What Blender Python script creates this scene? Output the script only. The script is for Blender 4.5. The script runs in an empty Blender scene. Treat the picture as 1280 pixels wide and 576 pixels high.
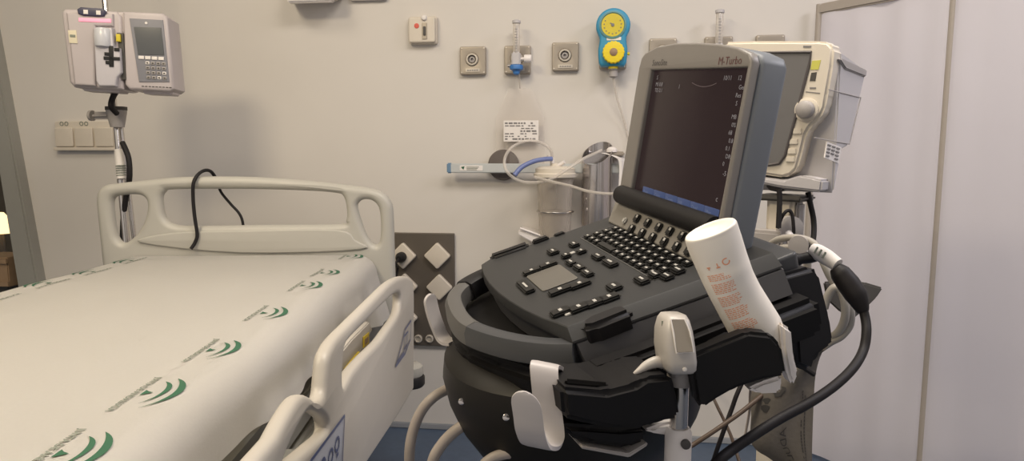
import bpy, bmesh, math, random
from mathutils import Vector as V, Matrix, noise
random.seed(7)
SC = bpy.context.scene
COL = SC.collection

# ------------------------------------------------------------------ camera
F = 850.0                       # focal length in pixels of the 1280x576 frame
H = 1.15
YAW = math.radians(6.9)
PIT = math.atan(100 / 850)
FW = V((-math.sin(YAW) * math.cos(PIT), math.cos(YAW) * math.cos(PIT), -math.sin(PIT)))
RT = V((math.cos(YAW), math.sin(YAW), 0))
UP = RT.cross(FW)
CP = V((0, 0, H))
cd = bpy.data.cameras.new('camera')
cam = bpy.data.objects.new('camera', cd)
COL.objects.link(cam)
cd.sensor_width = 36
cd.lens = 36 * F / 1280
cd.clip_start = 0.02
cam.matrix_world = Matrix.Translation(CP) @ Matrix((RT, UP, -FW)).transposed().to_4x4()
SC.camera = cam

# ------------------------------------------------------------------ light and exposure
SC.view_settings.view_transform = 'Standard'
SC.view_settings.look = 'None'
SC.view_settings.exposure = 0.0
SC.view_settings.gamma = 1
SC.view_settings.use_curve_mapping = False
w = bpy.data.worlds.new('world')
SC.world = w
w.use_nodes = True
w.node_tree.nodes['Background'].inputs[0].default_value = (1, 0.93, 0.88, 1)
w.node_tree.nodes['Background'].inputs[1].default_value = 0.60


def area(name, loc, target, size, power, color):
    d = bpy.data.lights.new(name, 'AREA')
    d.shape = 'RECTANGLE'
    d.size, d.size_y = size
    d.energy = power
    d.color = color
    o = bpy.data.objects.new(name, d)
    COL.objects.link(o)
    o.location = loc
    o.rotation_euler = (V(target) - V(loc)).to_track_quat('-Z', 'Y').to_euler()
    return o


area('ceiling_light_left', (-1.45, 0.0, 2.62), (-1.35, 0.9, 0.3), (0.6, 0.5), 33, (1, 0.84, 0.58))
area('ceiling_light_bed', (-1.5, 1.35, 2.62), (-1.5, 1.36, 0), (0.6, 0.6), 9, (1, 0.87, 0.68))
area('ceiling_light_middle', (0.2, 1.0, 2.62), (0.2, 1.1, 0), (1.0, 0.6), 34, (1, 0.91, 0.80))
area('ceiling_light_right', (1.9, 1.15, 2.62), (1.9, 1.151, 0), (0.6, 0.9), 31, (0.95, 0.92, 1.0))

# ------------------------------------------------------------------ pixel to place helpers (real distances)
FH = V((-math.sin(YAW), math.cos(YAW), 0))


def ray(x, y): return FW + RT * ((x - 640) / F) + UP * ((288 - y) / F)
def pt(x, y, d): return CP + ray(x, y) * d
def onpl(x, y, o, n):
    r = ray(x, y)
    return CP + r * ((o - CP).dot(n) / r.dot(n))
WY = 2.66                       # the back wall's plane
def onw(x, y, off=0.0): return onpl(x, y, V((0, WY - off, 0)), V((0, 1, 0)))


# ------------------------------------------------------------------ materials
def mat(name, c, rough=0.5, metal=0.0, var=0.05, scale=30.0, bump=0.0, trans=0.0, emit=None, es=0.0, alpha=1.0, spec=0.5):
    m = bpy.data.materials.new(name)
    m.use_nodes = True
    nt = m.node_tree
    p = nt.nodes['Principled BSDF']
    p.inputs['Roughness'].default_value = rough
    p.inputs['Metallic'].default_value = metal
    p.inputs['Specular IOR Level'].default_value = spec
    p.inputs['Transmission Weight'].default_value = trans
    p.inputs['Alpha'].default_value = alpha
    c = tuple(c) + (1,)
    tc = nt.nodes.new('ShaderNodeTexCoord')
    nz = nt.nodes.new('ShaderNodeTexNoise')
    nz.inputs['Scale'].default_value = scale
    nz.inputs['Detail'].default_value = 4
    nt.links.new(tc.outputs['Object'], nz.inputs['Vector'])
    mx = nt.nodes.new('ShaderNodeMix')
    mx.data_type = 'RGBA'
    mx.inputs[6].default_value = tuple(max(0, k * (1 - var)) for k in c[:3]) + (1,)
    mx.inputs[7].default_value = tuple(min(1, k * (1 + var)) for k in c[:3]) + (1,)
    nt.links.new(nz.outputs['Fac'], mx.inputs[0])
    nt.links.new(mx.outputs[2], p.inputs['Base Color'])
    if bump:
        b = nt.nodes.new('ShaderNodeBump')
        b.inputs['Strength'].default_value = bump
        b.inputs['Distance'].default_value = 0.01
        nt.links.new(nz.outputs['Fac'], b.inputs['Height'])
        nt.links.new(b.outputs['Normal'], p.inputs['Normal'])
    if emit:
        p.inputs['Emission Color'].default_value = tuple(emit) + (1,)
        p.inputs['Emission Strength'].default_value = es
    return m


def fabric_screen(name):
    m = bpy.data.materials.new(name)
    m.use_nodes = True
    nt = m.node_tree
    nt.nodes.remove(nt.nodes['Principled BSDF'])
    out = nt.nodes['Material Output']
    nz = nt.nodes.new('ShaderNodeTexNoise')
    nz.inputs['Scale'].default_value = 3
    tc = nt.nodes.new('ShaderNodeTexCoord')
    nt.links.new(tc.outputs['Object'], nz.inputs['Vector'])
    mx = nt.nodes.new('ShaderNodeMix')
    mx.data_type = 'RGBA'
    mx.inputs[6].default_value = (0.79, 0.765, 0.83, 1)
    mx.inputs[7].default_value = (0.84, 0.815, 0.88, 1)
    nt.links.new(nz.outputs['Fac'], mx.inputs[0])
    d = nt.nodes.new('ShaderNodeBsdfDiffuse')
    t = nt.nodes.new('ShaderNodeBsdfTranslucent')
    tr = nt.nodes.new('ShaderNodeBsdfTransparent')
    nt.links.new(mx.outputs[2], d.inputs[0])
    nt.links.new(mx.outputs[2], t.inputs[0])
    a = nt.nodes.new('ShaderNodeMixShader')
    a.inputs[0].default_value = 0.35
    nt.links.new(d.outputs[0], a.inputs[1])
    nt.links.new(t.outputs[0], a.inputs[2])
    b = nt.nodes.new('ShaderNodeMixShader')
    b.inputs[0].default_value = 0.10
    nt.links.new(a.outputs[0], b.inputs[1])
    nt.links.new(tr.outputs[0], b.inputs[2])
    nt.links.new(b.outputs[0], out.inputs['Surface'])
    return m


def clear_plastic(name, tint, op, rough=0.15):
    m = bpy.data.materials.new(name)
    m.use_nodes = True
    nt = m.node_tree
    p = nt.nodes['Principled BSDF']
    p.inputs['Base Color'].default_value = tuple(tint) + (1,)
    p.inputs['Roughness'].default_value = rough
    out = nt.nodes['Material Output']
    tr = nt.nodes.new('ShaderNodeBsdfTransparent')
    tr.inputs[0].default_value = (0.97, 0.96, 0.95, 1)
    lw = nt.nodes.new('ShaderNodeLayerWeight')
    lw.inputs[0].default_value = 0.35
    mr = nt.nodes.new('ShaderNodeMapRange')
    mr.inputs[3].default_value = op
    mr.inputs[4].default_value = min(1, op + 0.45)
    nt.links.new(lw.outputs['Facing'], mr.inputs[0])
    mx = nt.nodes.new('ShaderNodeMixShader')
    nt.links.new(mr.outputs[0], mx.inputs[0])
    nt.links.new(tr.outputs[0], mx.inputs[1])
    nt.links.new(p.outputs[0], mx.inputs[2])
    nt.links.new(mx.outputs[0], out.inputs['Surface'])
    return m


M = dict(
    wall=mat('wall_paint', (0.635, 0.60, 0.56), 0.75, var=0.02, scale=6),
    floor=mat('blue_vinyl', (0.062, 0.090, 0.14), 0.5, var=0.18, scale=45),
    ceil=mat('ceiling_paint', (0.75, 0.73, 0.70), 0.8, var=0.02),
    jamb=mat('grey_door_paint', (0.30, 0.295, 0.27), 0.55, var=0.03),
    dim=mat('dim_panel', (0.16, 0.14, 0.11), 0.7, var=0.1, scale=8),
    wood=mat('brown_wood', (0.30, 0.20, 0.12), 0.6, var=0.2, scale=14),
    lampshade=mat('glowing_lampshade', (0.9, 0.7, 0.4), 0.6, emit=(1, 0.72, 0.36), es=1.6),
    sheet=mat('white_cotton', (0.79, 0.765, 0.725), 0.85, var=0.02, scale=200, bump=0.03),
    green=mat('green_print', (0.032, 0.115, 0.062), 0.85),
    ink=mat('grey_print', (0.22, 0.24, 0.20), 0.85),
    bedplastic=mat('cream_bed_plastic', (0.425, 0.41, 0.37), 0.42, var=0.02),
    railplastic=mat('rail_plastic', (0.50, 0.465, 0.415), 0.42, var=0.02),
    mattress=mat('grey_green_vinyl', (0.36, 0.355, 0.31), 0.5, var=0.06),
    bedmetal=mat('grey_bed_metal', (0.42, 0.41, 0.37), 0.45, metal=0.1),
    sticker=mat('pale_blue_sticker', (0.42, 0.44, 0.52), 0.4),
    stickerline=mat('blue_sticker_line', (0.06, 0.08, 0.20), 0.4),
    yellow=mat('yellow_label', (0.68, 0.50, 0.03), 0.5),
    black=mat('black_rubber', (0.013, 0.012, 0.013), 0.5, spec=0.3),
    cable=mat('black_cable', (0.014, 0.012, 0.013), 0.55, spec=0.25),
    browncable=mat('dark_brown_cable', (0.07, 0.045, 0.03), 0.5),
    deck=mat('charcoal_plastic', (0.035, 0.0355, 0.037), 0.45, var=0.05, scale=200, spec=0.3),
    deckside=mat('dark_slate_plastic', (0.058, 0.060, 0.066), 0.42, var=0.04, spec=0.35),
    slate=mat('slate_plastic', (0.165, 0.180, 0.205), 0.45, var=0.04, spec=0.3),
    bezel=mat('grey_bezel', (0.22, 0.205, 0.195), 0.42, var=0.03),
    panel=mat('grey_function_panel', (0.205, 0.19, 0.17), 0.5, var=0.03),
    pad=mat('grey_touchpad', (0.12, 0.112, 0.10), 0.5, var=0.03),
    handlegrey=mat('grey_grip', (0.095, 0.092, 0.09), 0.5, var=0.03),
    key=mat('black_key', (0.011, 0.011, 0.011), 0.35, spec=0.4),
    keymark=mat('white_key_mark', (0.42, 0.41, 0.39), 0.5),
    dock=mat('black_dock_plastic', (0.0075, 0.0070, 0.0078), 0.5, var=0.08, spec=0.22),
    bowl=mat('dark_brown_black_plastic', (0.012, 0.0105, 0.009), 0.45, var=0.06, spec=0.3),
    display=mat('display_glass', (0.010, 0.008, 0.008), 0.22, emit=(0.020, 0.0115, 0.012), es=1.0, spec=0.2),
    uigrey=mat('display_text', (0.1, 0.1, 0.1), 0.3, emit=(0.15, 0.135, 0.14), es=1.0),
    uidim=mat('display_scan_arc', (0.05, 0.04, 0.04), 0.3, emit=(0.065, 0.045, 0.045), es=1.0),
    uiblue=mat('display_softkeys', (0.02, 0.03, 0.08), 0.3, emit=(0.040, 0.056, 0.115), es=1.0),
    uilight=mat('display_softkey_text', (0.1, 0.1, 0.1), 0.3, emit=(0.085, 0.11, 0.19), es=1.0),
    logo=mat('bezel_lettering', (0.07, 0.066, 0.066), 0.5),
    logored=mat('bezel_lettering_red', (0.12, 0.05, 0.05), 0.5),
    white=mat('white_plastic', (0.78, 0.735, 0.715), 0.38, var=0.015),
    hook=mat('white_hook_enamel', (0.47, 0.44, 0.435), 0.4, var=0.015),
    cream=mat('cream_plastic', (0.66, 0.60, 0.51), 0.42, var=0.02),
    monbody=mat('monitor_side_plastic', (0.50, 0.48, 0.49), 0.5, var=0.02),
    mongrey=mat('monitor_grey', (0.36, 0.335, 0.325), 0.5),
    monscreen=mat('monitor_glass', (0.15, 0.145, 0.145), 0.3),
    monedge=mat('monitor_dark_edge', (0.09, 0.08, 0.08), 0.4),
    pump=mat('pump_plastic', (0.47, 0.425, 0.43), 0.42, var=0.02),
    pumpgrey=mat('pump_panel_grey', (0.20, 0.20, 0.225), 0.45),
    lcd=mat('lcd_grey', (0.09, 0.095, 0.10), 0.3),
    pink=mat('pink_glow_strip', (0.85, 0.35, 0.45), 0.4, emit=(1.0, 0.25, 0.38), es=0.55),
    navy=mat('navy_plastic', (0.05, 0.05, 0.09), 0.4),
    chrome=mat('chrome', (0.62, 0.59, 0.56), 0.22, metal=1.0),
    steel=mat('brushed_steel', (0.50, 0.47, 0.46), 0.2, metal=0.9, var=0.08),
    plate=mat('grey_outlet_plate', (0.36, 0.315, 0.26), 0.4, metal=0.35, var=0.04),
    ring=mat('outlet_ring', (0.55, 0.50, 0.43), 0.35, metal=0.3),
    dark=mat('dark_grey', (0.06, 0.055, 0.05), 0.5),
    gblue=mat('regulator_blue', (0.035, 0.27, 0.46), 0.45, var=0.04),
    gteal=mat('regulator_teal', (0.12, 0.28, 0.30), 0.45, var=0.04),
    gyellow=mat('regulator_yellow', (0.78, 0.60, 0.015), 0.45, var=0.03),
    goldive=mat('regulator_dial', (0.62, 0.50, 0.03), 0.45, var=0.06),
    blue=mat('blue_plastic', (0.04, 0.17, 0.46), 0.45),
    tubeblue=mat('blue_tube', (0.14, 0.18, 0.38), 0.4),
    rail=mat('pale_blue_rail', (0.52, 0.54, 0.54), 0.4, metal=0.15),
    railcap=mat('rail_end_cap', (0.14, 0.24, 0.36), 0.45),
    disc=mat('dark_disc', (0.115, 0.095, 0.085), 0.55),
    sockplate=mat('brown_grey_panel', (0.115, 0.098, 0.082), 0.45, metal=0.2, var=0.04),
    socket=mat('white_socket', (0.62, 0.56, 0.48), 0.4),
    red=mat('red_mark', (0.62, 0.10, 0.07), 0.5),
    paper=mat('white_paper', (0.76, 0.72, 0.69), 0.7),
    print=mat('paper_print', (0.20, 0.19, 0.19), 0.7),
    gel=mat('gel_bottle_plastic', (0.88, 0.83, 0.76), 0.38, var=0.01),
    orange=mat('orange_print', (0.80, 0.36, 0.20), 0.5),
    gripgrey=mat('taupe_grey_insert', (0.27, 0.24, 0.20), 0.5),
    greycable=mat('grey_cable', (0.36, 0.335, 0.30), 0.45),
    hose=mat('taupe_hose', (0.40, 0.35, 0.315), 0.5),
    cuff=mat('olive_cuff_fabric', (0.105, 0.092, 0.078), 0.8, var=0.12, scale=120, bump=0.08),
    cuffprint=mat('cuff_print', (0.03, 0.027, 0.025), 0.8),
    flap=mat('charcoal_cuff_fabric', (0.062, 0.057, 0.052), 0.8, var=0.1),
    frame=mat('grey_screen_frame', (0.40, 0.355, 0.315), 0.5),
    clear=clear_plastic('clear_tubing', (0.75, 0.70, 0.64), 0.32),
    clearjar=clear_plastic('clear_canister', (0.72, 0.66, 0.58), 0.16),
    bag=clear_plastic('clear_bag', (0.80, 0.75, 0.72), 0.10, 0.3),
    screenfab=fabric_screen('white_screen_fabric'),
)


# ------------------------------------------------------------------ mesh builder
def smooth_path(pts, n=6, closed=False):
    pts = [V(p) for p in pts]
    if len(pts) < 3:
        return pts
    out = []
    N = len(pts)
    for i in range(N if closed else N - 1):
        if closed:
            a, b, c, d = pts[(i - 1) % N], pts[i], pts[(i + 1) % N], pts[(i + 2) % N]
        else:
            a, b, c, d = pts[max(i - 1, 0)], pts[i], pts[i + 1], pts[min(i + 2, N - 1)]
        for k in range(n):
            t = k / n
            out.append(0.5 * ((2 * b) + (c - a) * t + (2 * a - 5 * b + 4 * c - d) * t * t + (3 * b - a - 3 * c + d) * t ** 3))
    if not closed:
        out.append(pts[-1])
    return out


class B:
    def __init__(self):
        self.bm = bmesh.new()

    def _merge(self, t, mi):
        bmesh.ops.recalc_face_normals(t, faces=t.faces)
        for f in t.faces:
            f.material_index = mi
        me = bpy.data.meshes.new('t')
        t.to_mesh(me)
        t.free()
        self.bm.from_mesh(me)
        bpy.data.meshes.remove(me)
        return self

    def box(self, c, size, R=None, bevel=0.0, seg=2, mi=0):
        t = bmesh.new()
        bmesh.ops.create_cube(t, size=1)
        for v in t.verts:
            v.co = V((v.co.x * size[0], v.co.y * size[1], v.co.z * size[2]))
        if bevel:
            bmesh.ops.bevel(t, geom=list(t.edges), offset=bevel, segments=seg, affect='EDGES', clamp_overlap=True)
        R = R or Matrix.Identity(3)
        for v in t.verts:
            v.co = R @ v.co + V(c)
        return self._merge(t, mi)

    def loft(self, rings, mi=0, caps=True, closed=False):
        t = bmesh.new()
        vs = [[t.verts.new(p) for p in r] for r in rings]
        n = len(rings[0])
        m = len(vs)
        for i in range(m if closed else m - 1):
            a, b = vs[i], vs[(i + 1) % m]
            for k in range(n):
                t.faces.new((a[k], a[(k + 1) % n], b[(k + 1) % n], b[k]))
        if caps and not closed:
            t.faces.new(vs[0][::-1])
            t.faces.new(vs[-1])
        return self._merge(t, mi)

    def tube(self, pts, r, seg=10, mi=0, smooth=0, closed=False, caps=True):
        if smooth:
            k = len(pts)
            pts2 = smooth_path(pts, smooth, closed)
            if isinstance(r, (list, tuple)):
                rr = []
                for i in range(len(pts2)):
                    f = i / smooth
                    j = min(int(f), k - 1)
                    rr.append(r[j] + (r[min(j + 1, k - 1)] - r[j]) * (f - j))
                r = rr
            pts = pts2
        pts = [V(p) for p in pts]
        N = len(pts)
        if not isinstance(r, (list, tuple)):
            r = [r] * N
        rings = []
        prev = None
        for i in range(N):
            if closed:
                d = pts[(i + 1) % N] - pts[(i - 1) % N]
            else:
                d = pts[min(i + 1, N - 1)] - pts[max(i - 1, 0)]
            d.normalize()
            if prev is None:
                a = d.orthogonal().normalized()
            else:
                a = (prev - d * prev.dot(d)).normalized()
            prev = a
            b = d.cross(a)
            rings.append([pts[i] + (a * math.cos(q) + b * math.sin(q)) * r[i] for q in [2 * math.pi * k / seg for k in range(seg)]])
        if closed:      # untwist by picking the best rotation of the last ring
            return self.loft(rings + [rings[0][:]], mi, caps=False)
        return self.loft(rings, mi, caps)

    def lathe(self, o, axis, prof, seg=32, mi=0, sx=1.0, ref=None, caps=True):
        """prof: list of (radius, height along axis)"""
        o, axis = V(o), V(axis).normalized()
        a = (V(ref) - axis * V(ref).dot(axis)).normalized() if ref else axis.orthogonal().normalized()
        b = axis.cross(a)
        rings = []
        for r, h in prof:
            r = max(r, 1e-5)
            rings.append([o + axis * h + a * (math.cos(q) * r * sx) + b * (math.sin(q) * r) for q in [2 * math.pi * k / seg for k in range(seg)]])
        return self.loft(rings, mi, caps)

    def prism(self, poly, ext, bevel=0.0, seg=2, mi=0):
        t = bmesh.new()
        ext = V(ext)
        a = [t.verts.new(V(p)) for p in poly]
        b = [t.verts.new(V(p) + ext) for p in poly]
        n = len(a)
        t.faces.new(a)
        t.faces.new(b[::-1])
        for i in range(n):
            t.faces.new((a[i], b[i], b[(i + 1) % n], a[(i + 1) % n]))
        bmesh.ops.recalc_face_normals(t, faces=t.faces)
        if bevel:
            bmesh.ops.bevel(t, geom=list(t.edges), offset=bevel, segments=seg, affect='EDGES', clamp_overlap=True)
        return self._merge(t, mi)

    def poly(self, pts, mi=0):
        t = bmesh.new()
        t.faces.new([t.verts.new(V(p)) for p in pts])
        for f in t.faces:
            f.material_index = mi
        me = bpy.data.meshes.new('t')
        t.to_mesh(me)
        t.free()
        self.bm.from_mesh(me)
        bpy.data.meshes.remove(me)
        return self

    def plate(self, outer, holes, thick, bevel, fn, mi=0, bres=3):
        """2-D outline with holes, thickness centred on the plane, rounded edges; fn(x, y, z) places it"""
        cu = bpy.data.curves.new('c', 'CURVE')
        cu.dimensions = '2D'
        cu.fill_mode = 'BOTH'
        cu.extrude = max(thick / 2 - bevel, 0)
        cu.bevel_depth = bevel
        cu.bevel_resolution = bres
        cu.offset = -bevel
        for ring in [outer] + holes:
            s = cu.splines.new('POLY')
            s.points.add(len(ring) - 1)
            for p, q in zip(s.points, ring):
                p.co = (q[0], q[1], 0, 1)
            s.use_cyclic_u = True
        return self._curve(cu, fn, mi)

    def text(self, body, size, fn, mi=0, thick=0.0, align='LEFT', bold=0.0):
        cu = bpy.data.curves.new('c', 'FONT')
        cu.body = body
        cu.size = size
        cu.extrude = thick
        cu.align_x = align
        cu.offset = bold
        cu.resolution_u = 2
        return self._curve(cu, fn, mi)

    def _curve(self, cu, fn, mi):
        ob = bpy.data.objects.new('c', cu)
        COL.objects.link(ob)
        dg = bpy.context.evaluated_depsgraph_get()
        dg.update()
        me = bpy.data.meshes.new_from_object(ob.evaluated_get(dg))
        t = bmesh.new()
        t.from_mesh(me)
        bmesh.ops.remove_doubles(t, verts=t.verts, dist=1e-6)
        for v in t.verts:
            v.co = fn(v.co.x, v.co.y, v.co.z)
        bpy.data.objects.remove(ob)
        bpy.data.curves.remove(cu)
        bpy.data.meshes.remove(me)
        return self._merge(t, mi)


INV = {}


def link(name, b, mats, parent=None, local=False, angle=38):
    """make one mesh object; world coordinates unless local (then already in the parent's frame)"""
    bm = b.bm
    mats = mats if isinstance(mats, (list, tuple)) else [mats]
    loc = V((0, 0, 0))
    if parent is not None:
        if not local:
            inv = INV[parent.name]
            bm.transform(inv)
    else:
        xs = [v.co for v in bm.verts]
        loc = V(((min(p.x for p in xs) + max(p.x for p in xs)) / 2, (min(p.y for p in xs) + max(p.y for p in xs)) / 2, min(p.z for p in xs)))
        bmesh.ops.translate(bm, verts=bm.verts, vec=-loc)
    for f in bm.faces:
        f.smooth = True
    lim = math.radians(angle)
    for e in bm.edges:
        if len(e.link_faces) == 2 and e.calc_face_angle(0) > lim:
            e.smooth = False
    me = bpy.data.meshes.new(name)
    bm.to_mesh(me)
    bm.free()
    for m in mats:
        me.materials.append(m)
    o = bpy.data.objects.new(name, me)
    COL.objects.link(o)
    if parent is not None:
        o.parent = parent
        INV[o.name] = INV[parent.name]
    else:
        o.location = loc
        INV[o.name] = Matrix.Translation(-loc)
    return o


def tag(o, label, cat, group=None):
    o['label'] = label
    o['category'] = cat
    if group:
        o['group'] = group
    return o


def thing(name, label, cat, loc=(0, 0, 0), R=None, group=None):
    o = bpy.data.objects.new(name, None)
    o.empty_display_size = 0.05
    COL.objects.link(o)
    mw = Matrix.Translation(V(loc)) @ (R.to_4x4() if R else Matrix.Identity(4))
    o.location = V(loc)
    if R:
        o.rotation_euler = R.to_euler()
    INV[o.name] = mw.inverted()
    return tag(o, label, cat, group)


def struct(name, b, m, parent=None):
    o = link(name, b, m, parent)
    if parent is None:
        o['kind'] = 'structure'
    return o


def dup(root, loc, label, group=None):
    r = root.copy()
    COL.objects.link(r)
    r.location = loc
    r['label'] = label
    if group:
        r['group'] = group
    for ch in list(root.children):
        c = ch.copy()
        COL.objects.link(c)
        c.parent = r
        for g in list(ch.children):
            d = g.copy()
            COL.objects.link(d)
            d.parent = c
    return r


def rot(ax, ang): return Matrix.Rotation(math.radians(ang), 3, ax)
def rect(cx, cy, w_, h_, r, n=4):
    out = []
    for sx, sy, a0 in ((1, 1, 0), (-1, 1, 90), (-1, -1, 180), (1, -1, 270)):
        for k in range(n + 1):
            a = math.radians(a0 + 90 * k / n)
            out.append((cx + sx * (w_ / 2 - r) + r * math.cos(a), cy + sy * (h_ / 2 - r) + r * math.sin(a)))
    return out


def circ(cx, cy, r, n=28): return [(cx + r * math.cos(2 * math.pi * k / n), cy + r * math.sin(2 * math.pi * k / n)) for k in range(n)]
def wallfn(o):
    """x right, y up, z out of the back wall, from point o"""
    return lambda x, y, z: V((o.x + x, o.y - z, o.z + y))


# ================================================================== the room
XL, XR, YB, ZC = -5.0, 3.2, -2.2, 2.7
struct('floor', B().box(((XL + XR) / 2, 1.4, -0.05), (XR - XL, 7.6, 0.1)), M['floor'])
b = B()
e0, e1 = onw(41, 340), onw(-4, 95)           # the wall ends at the door post, which leans a little
k = (e1.x - e0.x) / (e1.z - e0.z)
xa, xb = e0.x - k * e0.z, e0.x + k * (ZC - e0.z)
b.prism([(xa, WY, 0), (XR, WY, 0), (XR, WY, ZC), (xb, WY, ZC)], (0, 0.12, 0))
struct('wall_back', b, M['wall'])
struct('ceiling', B().box(((XL + XR) / 2, 1.2, ZC + 0.05), (XR - XL, 7.2, 0.1)), M['ceil'])
b = B()
b.box(((-2.2 + XR) / 2 - 0.1, WY - 0.006, 0.012), (XR + 1.9, 0.012, 0.024), bevel=0.003)
struct('baseboard_back', b, mat('pale_cove_strip', (0.30, 0.31, 0.33), 0.5))
# grey door post at the left edge of the wall
pa, pb_ = onw(20, 330, 0.05), onw(44, 342, 0.05)
pc = onw(2, 100, 0.05)
wdt = pb_.x - pa.x
kk = (e1.x - e0.x) / (e1.z - e0.z)
zb, zt = 0.0, ZC
def px_at(z): return pb_.x + kk * (z - pb_.z)
b = B().prism([(px_at(0) - wdt * 1.3, WY - 0.05, 0), (px_at(0), WY - 0.05, 0), (px_at(zt), WY - 0.05, zt), (px_at(zt) - wdt * 0.5, WY - 0.05, zt)], (0, 0.2, 0), 0.008)
d1 = struct('door_1', b, M['jamb'])
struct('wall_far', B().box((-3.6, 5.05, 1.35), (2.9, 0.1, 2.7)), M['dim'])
struct('wall_left', B().box((-5.05, 1.4, 1.35), (0.1, 7.4, 2.7)), M['wall'])
struct('wall_right', B().box((XR + 0.05, 0.29, 1.35), (0.1, 4.98, 2.7)), M['wall'])

# what shows through the doorway: a lit lamp, a dark shelf, a wooden crate
P = pt(0, 277, 3.7)
t = thing('table_lamp', 'small warm glowing lamp seen through the doorway at the far left', 'lamp', (P.x, P.y, P.z - 0.26))
link('lamp_shade', B().lathe((P.x, P.y, P.z - 0.06), (0, 0, 1), [(0.085, 0), (0.085, 0.02), (0.02, 0.11), (0.018, 0.11), (0.08, 0.02), (0.08, 0.0)], 24, caps=False), M['lampshade'], t)
link('lamp_base', B().lathe((P.x, P.y, P.z - 0.26), (0, 0, 1), [(0.07, 0), (0.07, 0.012), (0.018, 0.03), (0.012, 0.24)], 20), M['dark'], t)
zl = P.z - 0.26
t = thing('side_cabinet', 'dark grey cabinet under the glowing lamp beyond the door post', 'cabinet', (P.x, P.y, 0))
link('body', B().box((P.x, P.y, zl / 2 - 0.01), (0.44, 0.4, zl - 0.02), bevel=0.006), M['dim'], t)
link('cabinet_top', B().box((P.x, P.y, zl - 0.01), (0.5, 0.44, 0.02), bevel=0.004), M['dark'], t)
Q = pt(8, 336, 3.05)
t = thing('wooden_crate', 'brown wooden crate on a stand behind the grey door post', 'crate', (Q.x, Q.y, 0))
link('crate_box', B().box((Q.x, Q.y, Q.z), (0.17, 0.16, 0.13), bevel=0.004).box((Q.x, Q.y - 0.085, Q.z + 0.05), (0.175, 0.012, 0.02)).box((Q.x, Q.y - 0.085, Q.z - 0.05), (0.175, 0.012, 0.02)), M['wood'], t)
link('crate_stand', B().box((Q.x, Q.y, (Q.z - 0.065) / 2), (0.12, 0.12, Q.z - 0.065), bevel=0.004), M['dark'], t)
P = pt(2, 190, 3.9)
link('wall_shelf', B().box((P.x - 0.1, 4.85, P.z), (0.6, 0.2, 0.03), bevel=0.004), M['dark'])
tag(bpy.data.objects['wall_shelf'], 'dark narrow wall shelf above the lamp through the doorway', 'shelf')

# ------------------------------------------------------------------ folding screen on the right
A0 = CP + FH * 2.50 + RT * (2.50 * (1013 - 640) / F)
A0.z = 0
def sdir(deg): return RT * math.sin(math.radians(deg)) - FH * math.cos(math.radians(deg))
dA = sdir(31)
zt1 = onpl(1012, 8, A0, dA.cross(V((0, 0, 1)))).z
# where panel one ends, from the seam
nrm = dA.cross(V((0, 0, 1))).normalized()
A1 = onpl(1171, 280, A0, nrm); A1.z = 0
dB = sdir(24)
A2 = A1 + dB * 0.62
t = thing('privacy_screen', 'tall folding white fabric privacy screen in a grey tube frame at right', 'privacy screen', A0)
def panel(p, q, d, n, first):
    L = (q - p).length
    fr = B()
    fr.tube([p + V((0, 0, 0.0)), p + V((0, 0, zt1))], 0.012, 12)
    fr.box((p + q) / 2 + V((0, 0, zt1 - 0.018)), (L, 0.022, 0.036), Matrix((d, n, V((0, 0, 1)))).transposed(), 0.005)
    if not first:
        fr.tube([q, q + V((0, 0, zt1))], 0.012, 12)
    fo = link('panel_frame', fr, M['frame'], t)
    fb = B()
    nx, nz_ = 60, 2
    g = bmesh.new()
    grid = []
    for i in range(nx + 1):
        s = 0.006 + (L - 0.012) * i / nx
        off = 0.006 * math.sin(s * 21 + (0 if first else 1.3)) + 0.004 * math.sin(s * 47)
        if i == nx and first: off = 0
        col = []
        for j in range(nz_ + 1):
            z = 0.02 + (zt1 - 0.055) * j / nz_
            c = p + d * s + n * off
            col.append(g.verts.new((c.x, c.y, z)))
        grid.append(col)
    for i in range(nx):
        for j in range(nz_):
            g.faces.new((grid[i][j], grid[i + 1][j], grid[i + 1][j + 1], grid[i][j + 1]))
    fb._merge(g, 0)
    link('fabric_panel', fb, M['screenfab'], t)
panel(A0, A1, dA, nrm, True)
nB = dB.cross(V((0, 0, 1))).normalized()
panel(A1 + dB * 0.004, A2, dB, nB, False)

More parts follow.
